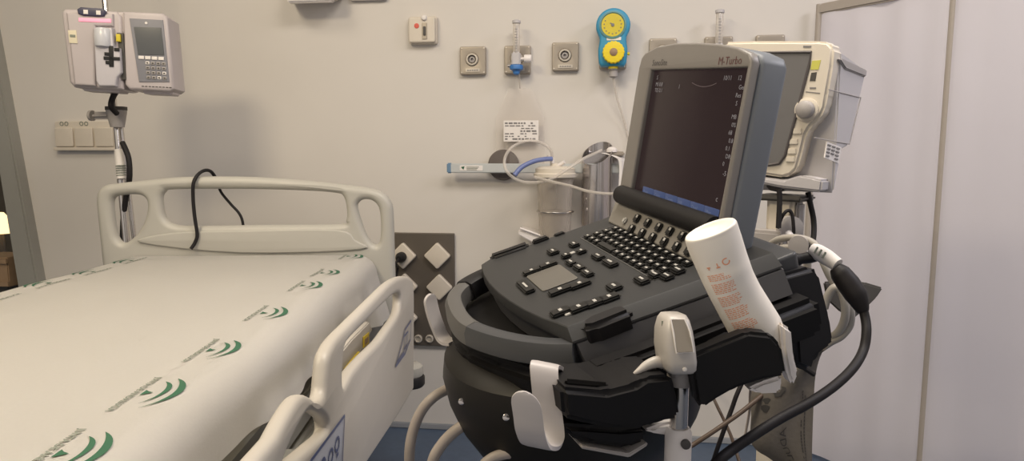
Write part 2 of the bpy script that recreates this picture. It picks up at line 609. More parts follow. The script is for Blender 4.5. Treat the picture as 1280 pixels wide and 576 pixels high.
# ================================================================== things on the back wall
# three switch plates on a trunking strip
o = onw(108, 170)
t = thing('switch_panel', 'row of white wall switches on a trunking strip beside the drip stand', 'switch', (o.x, WY, o.z - 0.06))
s = 1 / 850 * 2.9
f = wallfn(onw(108, 170))
wl = onw(73, 170).x; wr = onw(147, 170).x; W_ = wr - wl
cx = (wl + wr) / 2 - o.x
link('backplate', B().plate(rect(cx, 0.0, W_, 0.122, 0.006), [], 0.016, 0.003, lambda x, y, z: f(x, y, z + 0.008)), M['socket'], t)
link('lower_trim', B().plate(rect(cx, -0.054, W_ + 0.006, 0.014, 0.003), [], 0.03, 0.003, lambda x, y, z: f(x, y, z + 0.015)), M['socket'], t)
for i in range(3):
    bx = B().plate(rect(cx - W_ / 2 + W_ * (i + 0.5) / 3, -0.005, W_ / 3 - 0.010, 0.078, 0.004), [], 0.012, 0.003, lambda x, y, z: f(x, y, z + 0.02))
    if i < 2:
        bx.plate(circ(cx - W_ / 2 + W_ * (i + 0.5) / 3 - 0.012, 0.051, 0.009), [circ(cx - W_ / 2 + W_ * (i + 0.5) / 3 - 0.012, 0.051, 0.006)], 0.002, 0.0005, lambda x, y, z: f(x, y, z + 0.017), mi=1)
        bx.plate(circ(cx - W_ / 2 + W_ * (i + 0.5) / 3 + 0.010, 0.051, 0.009), [circ(cx - W_ / 2 + W_ * (i + 0.5) / 3 + 0.010, 0.051, 0.006)], 0.002, 0.0005, lambda x, y, z: f(x, y, z + 0.017), mi=1)
    link('switch', bx, [M['socket'], M['ink']], t)

# white lamp unit at the top edge
o = onw(398, 0)
t = thing('wall_light', 'white wall light fitting cut by the top edge of the photo', 'wall lamp', (o.x, WY, o.z))
hw = 0.105
link('housing', B().prism([(o.x - hw, WY, o.z - 0.006), (o.x - hw + 0.01, WY - 0.05, o.z - 0.024), (o.x - hw + 0.03, WY - 0.12, o.z - 0.034), (o.x - hw + 0.03, WY - 0.13, o.z + 0.02), (o.x - hw, WY, o.z + 0.16)], (2 * hw - 0.03, 0, 0), 0.006), M['white'], t)
link('end_cap', B().prism([(o.x + hw - 0.03, WY, o.z - 0.006), (o.x + hw - 0.025, WY - 0.05, o.z - 0.02), (o.x + hw - 0.025, WY - 0.12, o.z - 0.026), (o.x + hw - 0.025, WY - 0.12, o.z + 0.02), (o.x + hw - 0.03, WY, o.z + 0.15)], (0.03, 0.0, 0.01), 0.004), M['socket'], t)
link('mounting_plate', B().box((o.x + 0.005, WY - 0.004, o.z + 0.12), (0.2, 0.008, 0.2), bevel=0.002), M['socket'], t)
o2 = onw(462, 0)  # short grey bar with a paler lip, flat against the wall
t = thing('wall_grey_bar', 'grey bar edge just right of the white wall light', 'bracket', (o2.x, WY, o2.z))
link('grey_bar', B().box((o2.x, WY - 0.012, o2.z + 0.03), (0.15, 0.022, 0.07), bevel=0.006), M['mongrey'], t)
link('grey_bar_lip', B().box((o2.x, WY - 0.03, o2.z + 0.06), (0.15, 0.03, 0.012), bevel=0.004), M['socket'], t)

# white call box
o = onw(530, 39)
f = wallfn(o)
t = thing('call_box', 'cream wall box with red mark and dark key slot', 'wall box', (o.x, WY, o.z - 0.055))
link('back_box', B().plate(rect(0, 0, 0.112, 0.104, 0.008), [], 0.02, 0.003, lambda x, y, z: f(x, y, z + 0.010)), M['socket'], t)
link('face_plate', B().plate(rect(0, 0, 0.104, 0.096, 0.008), [], 0.022, 0.005, lambda x, y, z: f(x, y, z + 0.027)), M['socket'], t)
bx = B().plate([(0.021 + q[0], 0.014 + q[1]) for q in circ(-0.04, 0, 0.010, 9)], [], 0.002, 0.0005, lambda x, y, z: f(x, y, z + 0.039))
link('red_emblem', bx, M['red'], t)
bx = B().plate(rect(0.012, -0.006, 0.020, 0.062, 0.003), [], 0.004, 0.001, lambda x, y, z: f(x, y, z + 0.039)).plate(rect(0.012, -0.006, 0.010, 0.034, 0.003), [], 0.008, 0.002, lambda x, y, z: f(x, y, z + 0.042), mi=1)
link('key_slot', bx, [M['plate'], M['dark']], t)
link('indicator', B().lathe(f(0.011, 0.043, 0.034), (0, -1, 0), [(0.012, 0), (0.012, 0.006), (0.008, 0.012), (0.001, 0.014)], 20), M['paper'], t)

# gas outlets
GG = 'grey gas outlets in a row on the wall'
def outlet(px, py, label):
    o = onw(px, py)
    f = lambda x, y, z: V((x, -z, y))
    t = thing('gas_outlet', label, 'gas outlet', (o.x, WY, o.z), group=GG)
    link('cover_plate', B().plate(rect(0, 0, 0.101, 0.106, 0.006), [circ(-0.002, 0.004, 0.0235)], 0.022, 0.004, lambda x, y, z: f(x, y, z + 0.011)), M['plate'], t, local=True)
    link('outlet_ring', B().lathe((-0.002, 0, 0.004), (0, -1, 0), [(0.0235, 0.0), (0.0235, 0.027), (0.021, 0.029), (0.017, 0.029), (0.016, 0.020), (0.016, 0)], 28, caps=False), M['ring'], t, local=True)
    link('valve', B().lathe((-0.002, 0, 0.004), (0, -1, 0), [(0.016, 0.003), (0.016, 0.012), (0.012, 0.013), (0.011, 0.022), (0.006, 0.023), (0.005, 0.014)], 24), M['mongrey'], t, local=True)
    bx = B().plate(rect(0.0, -0.037, 0.056, 0.013, 0.002), [], 0.002, 0.0004, lambda x, y, z: f(x, y, z + 0.0235))
    for k in range(5):
        bx.plate(rect(-0.018 + 0.009 * k, -0.037, 0.006, 0.004, 0.0005), [], 0.001, 0.0002, lambda x, y, z: f(x, y, z + 0.025), mi=1)
    link('outlet_label', bx, [M['ring'], M['print']], t, local=True)
    for sx in (-1, 1):
        for sy in (-1, 1):
            link('screw', B().lathe((sx * 0.043, -0.02, sy * 0.045), (0, -1, 0), [(0.003, 0), (0.003, 0.003), (0.001, 0.004)], 10), M['ring'], t, local=True)
    return t
g0 = outlet(592, 76.5, 'bare square gas outlet, first in the row, below the call box')
for px, py, lb in ((647.5, 75.5, 'gas outlet carrying the blue-based flowmeter with white knob'),
                   (707, 71.5, 'bare gas outlet just left of the blue and yellow regulator'),
                   (766, 69, 'gas outlet hidden behind the blue and yellow regulator'),
                   (828, 67, 'gas outlet peeking above the left corner of the ultrasound screen'),
                   (897, 65, 'gas outlet behind the flowmeter above the ultrasound screen'),
                   (961, 63, 'last gas outlet, peeking above the white patient monitor')):
    o = onw(px, py)
    dup(g0, (o.x, WY, o.z), lb)

# flowmeters
def flowmeter(px, ptop, pbase, label, knob):
    top, bot = onw(px, ptop, 0.07), onw(px, pbase, 0.07)
    t = thing('flowmeter', label, 'flowmeter', (bot.x, WY - 0.07, bot.z), group='clear oxygen flowmeters on the gas outlets')
    h = top.z - bot.z
    c = bot
    link('flow_tube', B().lathe(c, (0, 0, 1), [(0.013, 0.02), (0.013, h - 0.012), (0.011, h - 0.006)], 20).lathe(c, (0, 0, 1), [(0.004, 0.03), (0.005, h - 0.02)], 10, mi=1), [M['clear'], M['monbody']], t)
    link('tube_cap', B().lathe(c, (0, 0, 1), [(0.016, h - 0.012), (0.016, h - 0.003), (0.012, h)], 20), M['monbody'], t)
    bx = B()
    for k in range(9):
        bx.box(c + V((0.0, -0.0135, 0.045 + k * (h - 0.08) / 8)), (0.009, 0.001, 0.0016))
    link('scale_marks', bx, M['print'], t)
    link('body', B().box(c + V((0, 0, 0.018)), (0.034, 0.034, 0.05), bevel=0.005).tube([c + V((0, 0.01, 0.018)), c + V((0, 0.066, 0.02))], 0.013, 14), M['monbody'], t)
    if knob:
        link('control_knob', B().tube([c + V((0.012, -0.004, 0.018)), c + V((0.03, -0.006, 0.018))], 0.006, 10).lathe(c + V((0.030, -0.006, 0.018)), (1, 0, 0), [(0.014, 0), (0.015, 0.003), (0.015, 0.024), (0.013, 0.027)], 20), M['white'], t)
        link('side_nut', B().lathe(c + V((-0.018, -0.004, -0.006)), (-1, 0, 0), [(0.008, 0), (0.008, 0.014), (0.006, 0.016)], 14), M['chrome'], t)
        link('blue_base', B().lathe(c, (0, 0, -1), [(0.024, 0.004), (0.026, 0.008), (0.025, 0.02), (0.014, 0.026), (0.012, 0.036), (0.007, 0.040)], 20), M['blue'], t)
    return t
flowmeter(645.5, 25, 80, 'clear flowmeter with blue base and white knob on the second outlet', True)
flowmeter(898, 12, 70, 'clear flowmeter sticking up behind the top of the ultrasound screen', False)

# vacuum regulator
o = onw(765.5, 53)
f = wallfn(o)
t = thing('vacuum_regulator', 'blue vacuum regulator with yellow dial and yellow knob on the wall', 'vacuum regulator', (o.x, WY, o.z - 0.11))
ol = []
R1, R2, Y1, Y2 = 0.062, 0.053, 0.047, -0.052
for k in range(-14, 195, 8):
    a = math.radians(k); ol.append((R1 * math.cos(a), Y1 + R1 * math.sin(a)))
ol += [(-0.049, 0.008), (-0.048, -0.005)]
ol += [(-R2, Y2 + 0.015), (-R2, Y2), (-0.050, -0.085), (-0.042, -0.098), (0.042, -0.098), (0.050, -0.085), (R2, Y2), (R2, Y2 + 0.015), (0.048, -0.005), (0.049, 0.008)]
link('body', B().plate(ol, [], 0.052, 0.01, lambda x, y, z: f(x, y, z + 0.068)), M['gblue'], t)
link('dial_rim', B().lathe(f(-0.002, Y1, 0.094), (0, -1, 0), [(0.049, 0), (0.049, 0.004), (0.044, 0.006), (0.041, 0.002)], 36), M['gteal'], t)
bx = B().lathe(f(-0.002, Y1, 0.094), (0, -1, 0), [(0.041, 0), (0.041, 0.0035), (0.0, 0.0036)], 36)
bx.plate([(-0.012, 0.052), (0.001, 0.044), (0.004, 0.047), (-0.010, 0.056)], [], 0.001, 0.0002, lambda x, y, z: f(x, y, z + 0.0985), mi=1)
bx.plate(circ(-0.002, Y1, 0.006, 14), [], 0.002, 0.0004, lambda x, y, z: f(x, y, z + 0.099), mi=1)
for k in range(11):
    a = math.radians(150 + 24 * k)
    bx.plate(rect(-0.002 + 0.031 * math.cos(a), Y1 + 0.031 * math.sin(a), 0.004, 0.004, 0.001), [], 0.001, 0.0002, lambda x, y, z: f(x, y, z + 0.0985), mi=1)
link('dial', bx, [M['goldive'], M['print']], t)
kb = []
for k in range(72):
    a = 2 * math.pi * k / 72
    kb.append((0.002 + (0.039 + 0.0012 * math.cos(18 * a)) * math.cos(a), Y2 + (0.039 + 0.0012 * math.cos(18 * a)) * math.sin(a)))
link('control_knob', B().plate(kb, [], 0.028, 0.004, lambda x, y, z: f(x, y, z + 0.107)), M['gyellow'], t)
link('knob_centre', B().lathe(f(0.002, Y2, 0.120), (0, -1, 0), [(0.014, 0), (0.014, 0.003), (0.009, 0.006), (0.001, 0.007)], 20), M['wood'], t)
link('label_strip', B().plate(rect(0.003, -0.001, 0.052, 0.012, 0.002), [], 0.002, 0.0004, lambda x, y, z: f(x, y, z + 0.0945)), M['paper'], t)
link('side_tap', B().tube([f(0.05, -0.052, 0.068), f(0.062, -0.052, 0.068)], 0.006, 10), M['gyellow'], t)
link('wall_coupling', B().tube([f(0, -0.05, 0.03), f(0, -0.05, 0.05)], 0.022, 16), M['chrome'], t)
link('hose_connector', B().lathe(f(0.003, -0.098, 0.068), (0, 0, -1), [(0.016, 0), (0.016, 0.012), (0.013, 0.014), (0.0165, 0.016), (0.0165, 0.036), (0.008, 0.04)], 20).lathe(f(0.003, -0.094, 0.068), (0, 0, -1), [(0.018, 0), (0.018, 0.012)], 20, mi=1), [M['mongrey'], M['gyellow']], t)
link('suction_tube', B().tube([f(0.003, -0.134, 0.068), onw(772, 125, 0.045), onw(780, 150, 0.02), onw(788, 185, 0.010), onw(792, 225, 0.010), onw(796, 260, 0.010)], 0.0045, 10, smooth=6), M['clear'], t)

# rail with wall disc
t0 = onw(563, 210, 0.06); t1 = onw(790, 210, 0.06)
rr = onw(630, 206)
t = thing('wall_rail', 'pale blue equipment rail with round dark wall mount and small label', 'rail', (rr.x, WY, rr.z - 0.06))
link('rail_bar', B().box(((t0.x + t1.x) / 2, WY - 0.06, t0.z), (t1.x - t0.x, 0.014, 0.036), bevel=0.003), M['rail'], t)
link('end_cap', B().box((t0.x - 0.003, WY - 0.06, t0.z), (0.02, 0.018, 0.040), bevel=0.004), M['railcap'], t)
link('wall_disc', B().lathe((rr.x, WY, rr.z), (0, -1, 0), [(0.060, 0), (0.060, 0.022), (0.056, 0.027), (0.02, 0.029), (0.02, 0.055)], 36), M['disc'], t)
fl = wallfn(onw(589, 210, 0.0675))
bx = B().plate(rect(0, 0, 0.09, 0.020, 0.002), [], 0.001, 0.0002, fl)
bx.plate([(-0.040, 0.004), (-0.026, 0.007), (-0.030, -0.006), (-0.034, -0.003)], [], 0.001, 0.0002, lambda x, y, z: fl(x, y, z + 0.001), mi=1)
for k, yy in enumerate((0.004, -0.001, -0.006)):
    bx.plate(rect(0.006 - 0.002 * k, yy, 0.048 - 0.004 * k, 0.0025, 0.0005), [], 0.001, 0.0002, lambda x, y, z: fl(x, y, z + 0.001), mi=2)
link('rail_label', bx, [M['paper'], M['green'], M['ink']], t)

# label and clear bag hanging under the flowmeter
f = wallfn(onw(652, 160, 0.015))
t = thing('tubing_bag', 'clear bag with white printed label hanging under the flowmeter', 'bag', (onw(652, 160).x, WY - 0.015, onw(652, 205).z))
g = bmesh.new()
rows = []
for i in range(9):
    y = 0.15 - 0.30 * i / 8
    wd = 0.045 + 0.05 * min(1, i / 3)
    row = []
    for j in range(9):
        x = -0.005 + wd * (j / 4 - 1)
        row.append(g.verts.new(f(x, y, 0.008 * math.sin(j * 1.1 + i * 0.6) + 0.010)))
    rows.append(row)
for i in range(8):
    for j in range(8):
        g.faces.new((rows[i][j], rows[i][j + 1], rows[i + 1][j + 1], rows[i + 1][j]))
link('bag_film', B()._merge(g, 0), M['bag'], t)
bx = B().plate(rect(0, -0.012, 0.135, 0.080, 0.002), [], 0.001, 0.0002, lambda x, y, z: f(x, y, z + 0.021))
for i in range(7):
    x = -0.062
    yy = 0.018 - 0.010 * i
    while x < 0.055:
        wd = random.uniform(0.006, 0.02)
        if random.random() < 0.72 and not (i in (2, 3) and x < -0.01):
            bx.plate(rect(x + wd / 2, yy, wd, 0.004 if i % 3 else 0.006, 0.0006, 1), [], 0.001, 0.0002, lambda x_, y_, z_: f(x_, y_, z_ + 0.0222), mi=1)
        x += wd + 0.004
link('printed_label', bx, [M['paper'], M['print']], t)
link('hanging_tab', B().tube([f(-0.005, 0.15, 0.012), f(-0.005, 0.20, 0.045)], 0.003, 8), M['clear'], t)

# suction canister on the rail
cc = onw(694, 214, 0.11)
t = thing('suction_canister', 'clear suction canister with cream lid hanging on the rail', 'canister', (cc.x, cc.y, cc.z - 0.30))
link('jar', B().lathe((cc.x, cc.y, cc.z - 0.30), (0, 0, 1), [(0.052, 0), (0.058, 0.01), (0.068, 0.28), (0.066, 0.28), (0.056, 0.012), (0.05, 0.004)], 36), M['clearjar'], t)
link('lid', B().lathe((cc.x, cc.y, cc.z - 0.025), (0, 0, 1), [(0.070, 0), (0.080, 0.004), (0.080, 0.016), (0.074, 0.020), (0.074, 0.035), (0.060, 0.042), (0.02, 0.045), (0.018, 0.055), (0.002, 0.056)], 36), M['cream'], t)
link('liner_bag', B().lathe((cc.x, cc.y, cc.z - 0.29), (0, 0, 1), [(0.03, 0), (0.042, 0.02), (0.05, 0.15), (0.058, 0.26)], 24, caps=False), M['bag'], t)
link('spout', B().tube([V((cc.x - 0.01, cc.y, cc.z + 0.015)), V((cc.x - 0.012, cc.y, cc.z + 0.045)), V((cc.x - 0.03, cc.y - 0.01, cc.z + 0.05))], 0.009, 12), M['white'], t)
link('lid_port', B().tube([V((cc.x + 0.01, cc.y - 0.01, cc.z + 0.02)), V((cc.x + 0.035, cc.y - 0.02, cc.z + 0.035))], 0.007, 10), M['white'], t)
rg = onw(694, 268, 0.11)
bx = B().tube([V((rg.x + 0.068 * math.cos(a), rg.y + 0.068 * math.sin(a), rg.z + 0.012)) for a in [2 * math.pi * k / 40 for k in range(40)]], 0.0035, 8, closed=True)
bx.tube([V((rg.x, rg.y + 0.07, rg.z + 0.012)), V((rg.x, WY - 0.05, rg.z + 0.03)), V((rg.x, WY - 0.05, t0.z))], 0.004, 8)
link('holder_ring', bx, M['chrome'], t)

# tubing loops
tb = B().tube([pt(690, 199, 2.52), pt(688, 187, 2.50), pt(675, 178, 2.49), pt(658, 176, 2.48), pt(640, 184, 2.47), pt(631, 198, 2.46), pt(633, 213, 2.45), pt(645, 224, 2.45), pt(662, 228, 2.45), pt(686, 225, 2.44), pt(708, 212, 2.44), pt(730, 198, 2.46), pt(752, 188, 2.50)], 0.0055, 10, smooth=6)
tag(link('looped_tube', tb, M['clear']), 'clear tube coiled in a loop in front of the round wall disc', 'tube')
tb = B().tube([pt(643, 219, 2.47), pt(652, 209, 2.48), pt(666, 202, 2.49), pt(680, 199, 2.50), pt(690, 198.5, 2.51)], 0.009, 10, smooth=6)
tag(link('suction_tube', tb, M['tubeblue']), 'short thick blue tube running to the cream canister lid', 'tube')
tb = B().tube([pt(668, 221, 2.45), pt(690, 227, 2.42), pt(712, 232, 2.38), pt(735, 239, 2.33), pt(760, 242, 2.30), pt(785, 241, 2.28), pt(805, 245, 2.32), pt(835, 262, 2.45), onw(850, 300, 0.012), onw(852, 340, 0.012)], 0.005, 10, smooth=6)
tag(link('drain_tube', tb, M['clear']), 'clear tube running right from the canister behind the ultrasound screen', 'tube')

# steel wall holder with papers
h0, h1 = onw(727, 200, 0.09), onw(766, 200, 0.09)
hx = (h0.x + h1.x) / 2; hr = (h1.x - h0.x) / 2
zt_, zb_ = onw(745, 197, 0.09).z, onw(745, 284, 0.09).z
t = thing('steel_holder', 'shiny steel wall holder with slanted open top behind keyboard', 'wall holder', (hx, WY, zb_))
rings = []
for (r, dz, sl) in ((hr * 0.95, 0, 0), (hr, 0.02, 0), (hr, zt_ - zb_, 0.035), (hr - 0.003, zt_ - zb_, 0.035), (hr - 0.003, 0.02, 0)):
    rings.append([V((hx + r * math.cos(a), WY - 0.075 + r * math.sin(a), zb_ + dz + sl * (0.5 + 0.5 * math.cos(a)) + (sl * 1.1) * math.sin(a))) for a in [2 * math.pi * k / 36 for k in range(36)]])
link('shell', B().loft(rings), M['steel'], t)
link('inner_flap', B().prism([(hx - hr + 0.004, WY - 0.06, zt_), (hx + hr - 0.01, WY - 0.05, zt_ + 0.035), (hx + hr - 0.015, WY - 0.05, zt_ - 0.01), (hx - hr + 0.006, WY - 0.06, zt_ - 0.03)], (0, 0.003, 0)), M['steel'], t)
link('mounting_bracket', B().box((hx, WY - 0.015, zt_ - 0.06), (0.03, 0.03, 0.05), bevel=0.003), M['steel'], t)
link('screw', B().lathe((hx - 0.035, WY - 0.075 - hr * 0.68, (zt_ + zb_) / 2 - 0.02), (-0.3, -1, 0), [(0.005, 0), (0.005, 0.004), (0.003, 0.006)], 12), M['chrome'], t)
bx = B()
P0 = onw(766, 196, 0.07)
pp = [onw(758, 191, 0.06), onw(775, 196, 0.07), onw(781, 205, 0.07), onw(780, 240, 0.07), onw(778, 277, 0.07)]
pl = smooth_path(pp, 5)
rings = []
for p in pl:
    rings.append([p + V((0.008, 0.03, 0)), p + V((-0.012, -0.03, 0)), p + V((-0.022, -0.03, 0.0)), p + V((-0.002, 0.03, 0))])
bx.loft(rings)
po = link('paper_roll', bx, M['paper'])
tag(po, 'white folded paper sleeve beside the steel wall holder', 'paper')
tg = onw(768, 190, 0.06)
t = thing('small_spigot', 'small dark clamp with white knob above the paper sleeve', 'clamp', (tg.x, WY, tg.z))
link('clamp_body', B().box((tg.x + 0.012, WY - 0.04, tg.z - 0.006), (0.05, 0.08, 0.016), bevel=0.004), M['plate'], t)
link('clamp_knob', B().lathe((tg.x - 0.01, WY - 0.07, tg.z), (0, 0, 1), [(0.02, 0), (0.02, 0.01), (0.012, 0.018), (0.001, 0.02)], 18), M['white'], t)

# white tray under the canister
a_ = onw(650, 292, 0.10)
t = thing('wall_tray', 'white angled tray edge between canister and keyboard', 'tray', (a_.x, WY, a_.z - 0.05))
q = [onw(648, 287, 0.13), onw(664, 290, 0.13), onw(700, 306, 0.13), onw(700, 322, 0.13), onw(648, 294, 0.13)]
link('tray_body', B().prism(q, (0, 0.125, 0), 0.004), M['white'], t)
link('tray_lip', B().tube([onw(650, 285, 0.135), onw(702, 304, 0.135)], 0.004, 8), M['white'], t)

# dark socket panel
c0, c1 = onw(486, 290), onw(570, 432)
o = V(((c0.x + c1.x) / 2, WY, (c0.z + c1.z) / 2))
f = wallfn(o)
t = thing('socket_panel', 'dark brown wall panel with diamond set white sockets behind the bed', 'socket panel', (o.x, WY, c1.z))
PW, PH = c1.x - c0.x, c0.z - c1.z
link('panel_plate', B().plate(rect(0, 0, PW, PH, 0.004), [], 0.016, 0.003, lambda x, y, z: f(x, y, z + 0.008)), M['sockplate'], t)
def wxy(px, py):
    p = onw(px, py, 0.016)
    return p.x - o.x, p.z - o.z
SK = []
for px, py in ((547.5, 319), (550, 358), (505, 319), (507, 357), (507, 396)):
    cx, cy = wxy(px, py)
    R2_ = lambda x, y, z, cx=cx, cy=cy: f(cx + (x - y) * 0.7071, cy + (x + y) * 0.7071, z + 0.016)
    link('socket', B().plate(rect(0, 0, 0.078, 0.078, 0.008), [], 0.022, 0.005, lambda x, y, z: R2_(x, y, z + 0.011)), M['socket'], t)
for px in (523, 537):
    cx, cy = wxy(px, 423)
    link('earth_terminal', B().lathe(f(cx, cy, 0.016), (0, -1, 0), [(0.017, 0), (0.017, 0.006), (0.012, 0.008), (0.011, 0.003), (0.001, 0.003)], 20), M['ring'], t)
cx, cy = wxy(504, 320)
pc_ = f(cx, cy, 0.038)
t = thing('power_plug', 'black plug in the upper socket beside the bed headboard', 'plug', pc_)
link('plug_body', B().lathe(pc_, (0, -1, 0), [(0.021, 0), (0.021, 0.018), (0.016, 0.034), (0.010, 0.045)], 20), M['black'], t)
link('power_cord', B().tube([pc_ + V((0, -0.04, 0)), pc_ + V((-0.006, -0.07, -0.02)), onw(497, 335, 0.06), onw(494, 350, 0.06), onw(490, 365, 0.06), onw(486, 400, 0.06), onw(480, 440, 0.05)], 0.005, 8, smooth=6), M['cable'], t)

# ================================================================== drip stand and pump
ip0, ip1 = pt(131, 0, 2.33), pt(158, 300, 2.33)
dv = (ip0 - ip1) / (ip0.z - ip1.z)
foot = ip1 - dv * (ip1.z - 0.06)
top = ip1 + dv * (1.95 - ip1.z)
t = thing('drip_stand', 'chrome drip stand behind the left corner of the bed headboard', 'drip stand', (foot.x, foot.y, 0))
link('pole', B().tube([foot, ip1 + dv * 0.3], 0.012, 14).tube([ip1 + dv * 0.25, top], 0.009, 14), M['chrome'], t)
o2 = V((0.026, 0.01, 0))
link('rear_tube', B().tube([pt(150, 150, 2.35), pt(168, 300, 2.38), V((foot.x + 0.05, foot.y + 0.05, 0.06))], 0.008, 12), M['chrome'], t)
cl = pt(146, 146, 2.32)
link('clamp', B().lathe(cl + V((0, 0, -0.035)), (0, 0, 1), [(0.022, 0), (0.024, 0.01), (0.032, 0.05), (0.032, 0.06)], 20).box(cl + V((-0.045, -0.01, 0.004)), (0.07, 0.03, 0.026), bevel=0.010).tube([cl + V((-0.08, -0.01, 0.004)), cl + V((-0.09, -0.01, 0.004))], 0.018, 14), M['mongrey'], t)
link('clamp_collar', B().lathe(cl + V((0, 0, 0.022)), (0, 0, 1), [(0.034, 0), (0.034, 0.012)], 20), M['dark'], t)
lb = pt(151, 205, 2.31)
bx = B().lathe(lb + V((0, 0, -0.05)), dv, [(0.0155, 0), (0.0155, 0.1)], 16)
for k in range(5):
    bx.lathe(lb + V((0, 0, -0.04 + 0.008 * k)), dv, [(0.0158, 0), (0.0158, 0.003)], 16, mi=1)
link('label_wrap', bx, [M['paper'], M['ink']], t)
for k in range(4):
    a = math.pi / 4 + k * math.pi / 2
    d = V((math.cos(a), math.sin(a), 0))
    link('base_leg', B().box(V((foot.x, foot.y, 0.06)) + d * 0.09, (0.18, 0.03, 0.02), Matrix.Rotation(a, 3, 'Z'), 0.005), M['chrome'], t)
    link('caster', B().tube([V((foot.x, foot.y, 0.025)) + d * 0.165 + V((-d.y, d.x, 0)) * 0.012, V((foot.x, foot.y, 0.025)) + d * 0.165 - V((-d.y, d.x, 0)) * 0.012], 0.025, 16).tube([V((foot.x, foot.y, 0.03)) + d * 0.165, V((foot.x, foot.y, 0.06)) + d * 0.165], 0.006, 8), M['black'], t)
tb = B().tube([pt(147, 112, 2.25), pt(141, 122, 2.25), pt(139, 133, 2.25), pt(146, 142, 2.28)], 0.009, 10, smooth=6)
tb2 = B().tube([pt(153, 178, 2.30), pt(160, 195, 2.29), pt(162, 213, 2.29), pt(161, 230, 2.30), pt(157, 250, 2.32), pt(154, 275, 2.33), pt(153, 310, 2.33)], 0.009, 10, smooth=6)
tag(link('pump_lead', tb, M['cable']), 'short black lead under the infusion pump', 'cable')
tag(link('pump_power_cable', tb2, M['cable']), 'black cable running down the drip stand behind the headboard', 'cable')

# the pump: two boxes joined, built in a frame that faces the bed and turns a little to its left
pc_ = pt(150, 66, 2.20)
pr = Matrix((RT, FH, V((0, 0, 1)))).transposed() @ rot('Z', 10) @ rot('Y', 2)
t = thing('infusion_pump', 'pale lilac grey infusion pump with keypad on the drip stand', 'infusion pump', pc_, pr)
u_ = 2.20 / 850
def pb(px, py): return ((px - 150) * u_, (66 - py) * u_)
def PF(x, y, z): return V((x, -z, y))
def pol(*q): return [pb(*p) for p in q]
# left pumping unit
link('pump_housing', B().plate(pol((91, 23), (95, 19), (152, 18), (158, 24), (158, 112), (152, 113), (102, 112), (97, 106)), [], 0.14, 0.012, lambda x, y, z: PF(x, y, z - 0.03)), M['pump'], t, local=True)
link('bridge', B().plate(pol((140, 18), (172, 17), (172, 45), (150, 45)), [], 0.10, 0.010, lambda x, y, z: PF(x, y, z - 0.02)), M['pump'], t, local=True)
link('control_housing', B().plate(pol((160, 18), (205, 17), (211, 22), (217, 108), (212, 112), (165, 112), (160, 106)), [], 0.13, 0.010, lambda x, y, z: PF(x, y, z - 0.022)), M['pump'], t, local=True)
link('front_cowl', B().plate(pol((98, 24), (150, 22), (150, 37), (130, 38), (128, 110), (104, 110)), [], 0.02, 0.008, lambda x, y, z: PF(x, y, z + 0.04)), M['pump'], t, local=True)
link('top_display', B().plate(pol((111, 20), (115, 17), (140, 17), (143, 20), (141, 26), (135, 27), (117, 27), (112, 25)), [], 0.015, 0.004, lambda x, y, z: PF(x, y, z + 0.048)), M['navy'], t, local=True)
bx = B()
for px in (121, 135):
    bx.plate([pb(px - 2.5, 20), pb(px + 2.5, 20), pb(px + 2.5, 25), pb(px - 2.5, 25)][::-1], [], 0.002, 0.0003, lambda x, y, z: PF(x, y, z + 0.0562))
link('display_digits', bx, M['paper'], t, local=True)
link('glow_strip', B().plate(pol((112, 29.5), (148, 28.5), (148, 33), (112, 34))[::-1], [], 0.008, 0.002, lambda x, y, z: PF(x, y, z + 0.048)), M['pink'], t, local=True)
link('cassette_door', B().plate(pol((129, 41), (150, 39), (151, 62), (158, 63), (159, 92), (154, 98), (152, 109), (133, 110), (130, 104)), [], 0.03, 0.006, lambda x, y, z: PF(x, y, z + 0.045)), mat('pump_door_plastic', (0.50, 0.48, 0.51), 0.35), t, local=True)
link('door_cylinder', B().lathe(PF(*pb(139, 62), 0.05), (0, 0, 1), [(0.024, 0), (0.026, 0.006), (0.026, 0.05), (0.022, 0.056)], 20), mat('pump_clear_plastic', (0.55, 0.56, 0.60), 0.25), t, local=True)
bx = B()
for q in (((146, 61), (151, 61), (151, 86), (146, 86)), ((140, 74), (158, 74), (158, 78), (140, 78)), ((141, 69), (147, 69), (147, 73), (141, 73)), ((142, 79), (147, 79), (147, 83), (142, 83)), ((152, 63), (158, 63), (158, 67), (152, 67))):
    bx.plate(pol(*q)[::-1], [], 0.004, 0.0008, lambda x, y, z: PF(x, y, z + 0.061))
link('tubing_guide', bx, M['key'], t, local=True)
link('door_recess', B().plate(pol((153, 44), (160, 44), (162, 100), (157, 100))[::-1], [], 0.006, 0.001, lambda x, y, z: PF(x, y, z + 0.041)), M['dark'], t, local=True)
link('yellow_clip', B().plate(pol((153, 46), (158, 46), (158, 55), (153, 55))[::-1], [], 0.01, 0.002, lambda x, y, z: PF(x, y, z + 0.048)), M['goldive'], t, local=True)
link('side_sticker', B().plate(pol((100, 45), (109, 44.5), (110, 60), (101, 60))[::-1], [], 0.002, 0.0004, lambda x, y, z: PF(x, y, z + 0.051)).plate(pol((102, 50), (108, 50), (108, 53), (102, 53))[::-1], [], 0.001, 0.0002, lambda x, y, z: PF(x, y, z + 0.0525), mi=1), [mat('sticker_cream', (0.68, 0.62, 0.46), 0.6), M['ink']], t, local=True)
link('side_knob', B().lathe(PF(*pb(92, 48), -0.03), (-1, 0, 0), [(0.026, 0), (0.026, 0.010), (0.022, 0.014)], 20), M['mongrey'], t, local=True)
pn = link('control_panel', B().plate(pol((168, 26), (206, 25.5), (212, 100), (177, 102))[::-1], [], 0.004, 0.001, lambda x, y, z: PF(x, y, z + 0.044)), M['pumpgrey'], t, local=True)
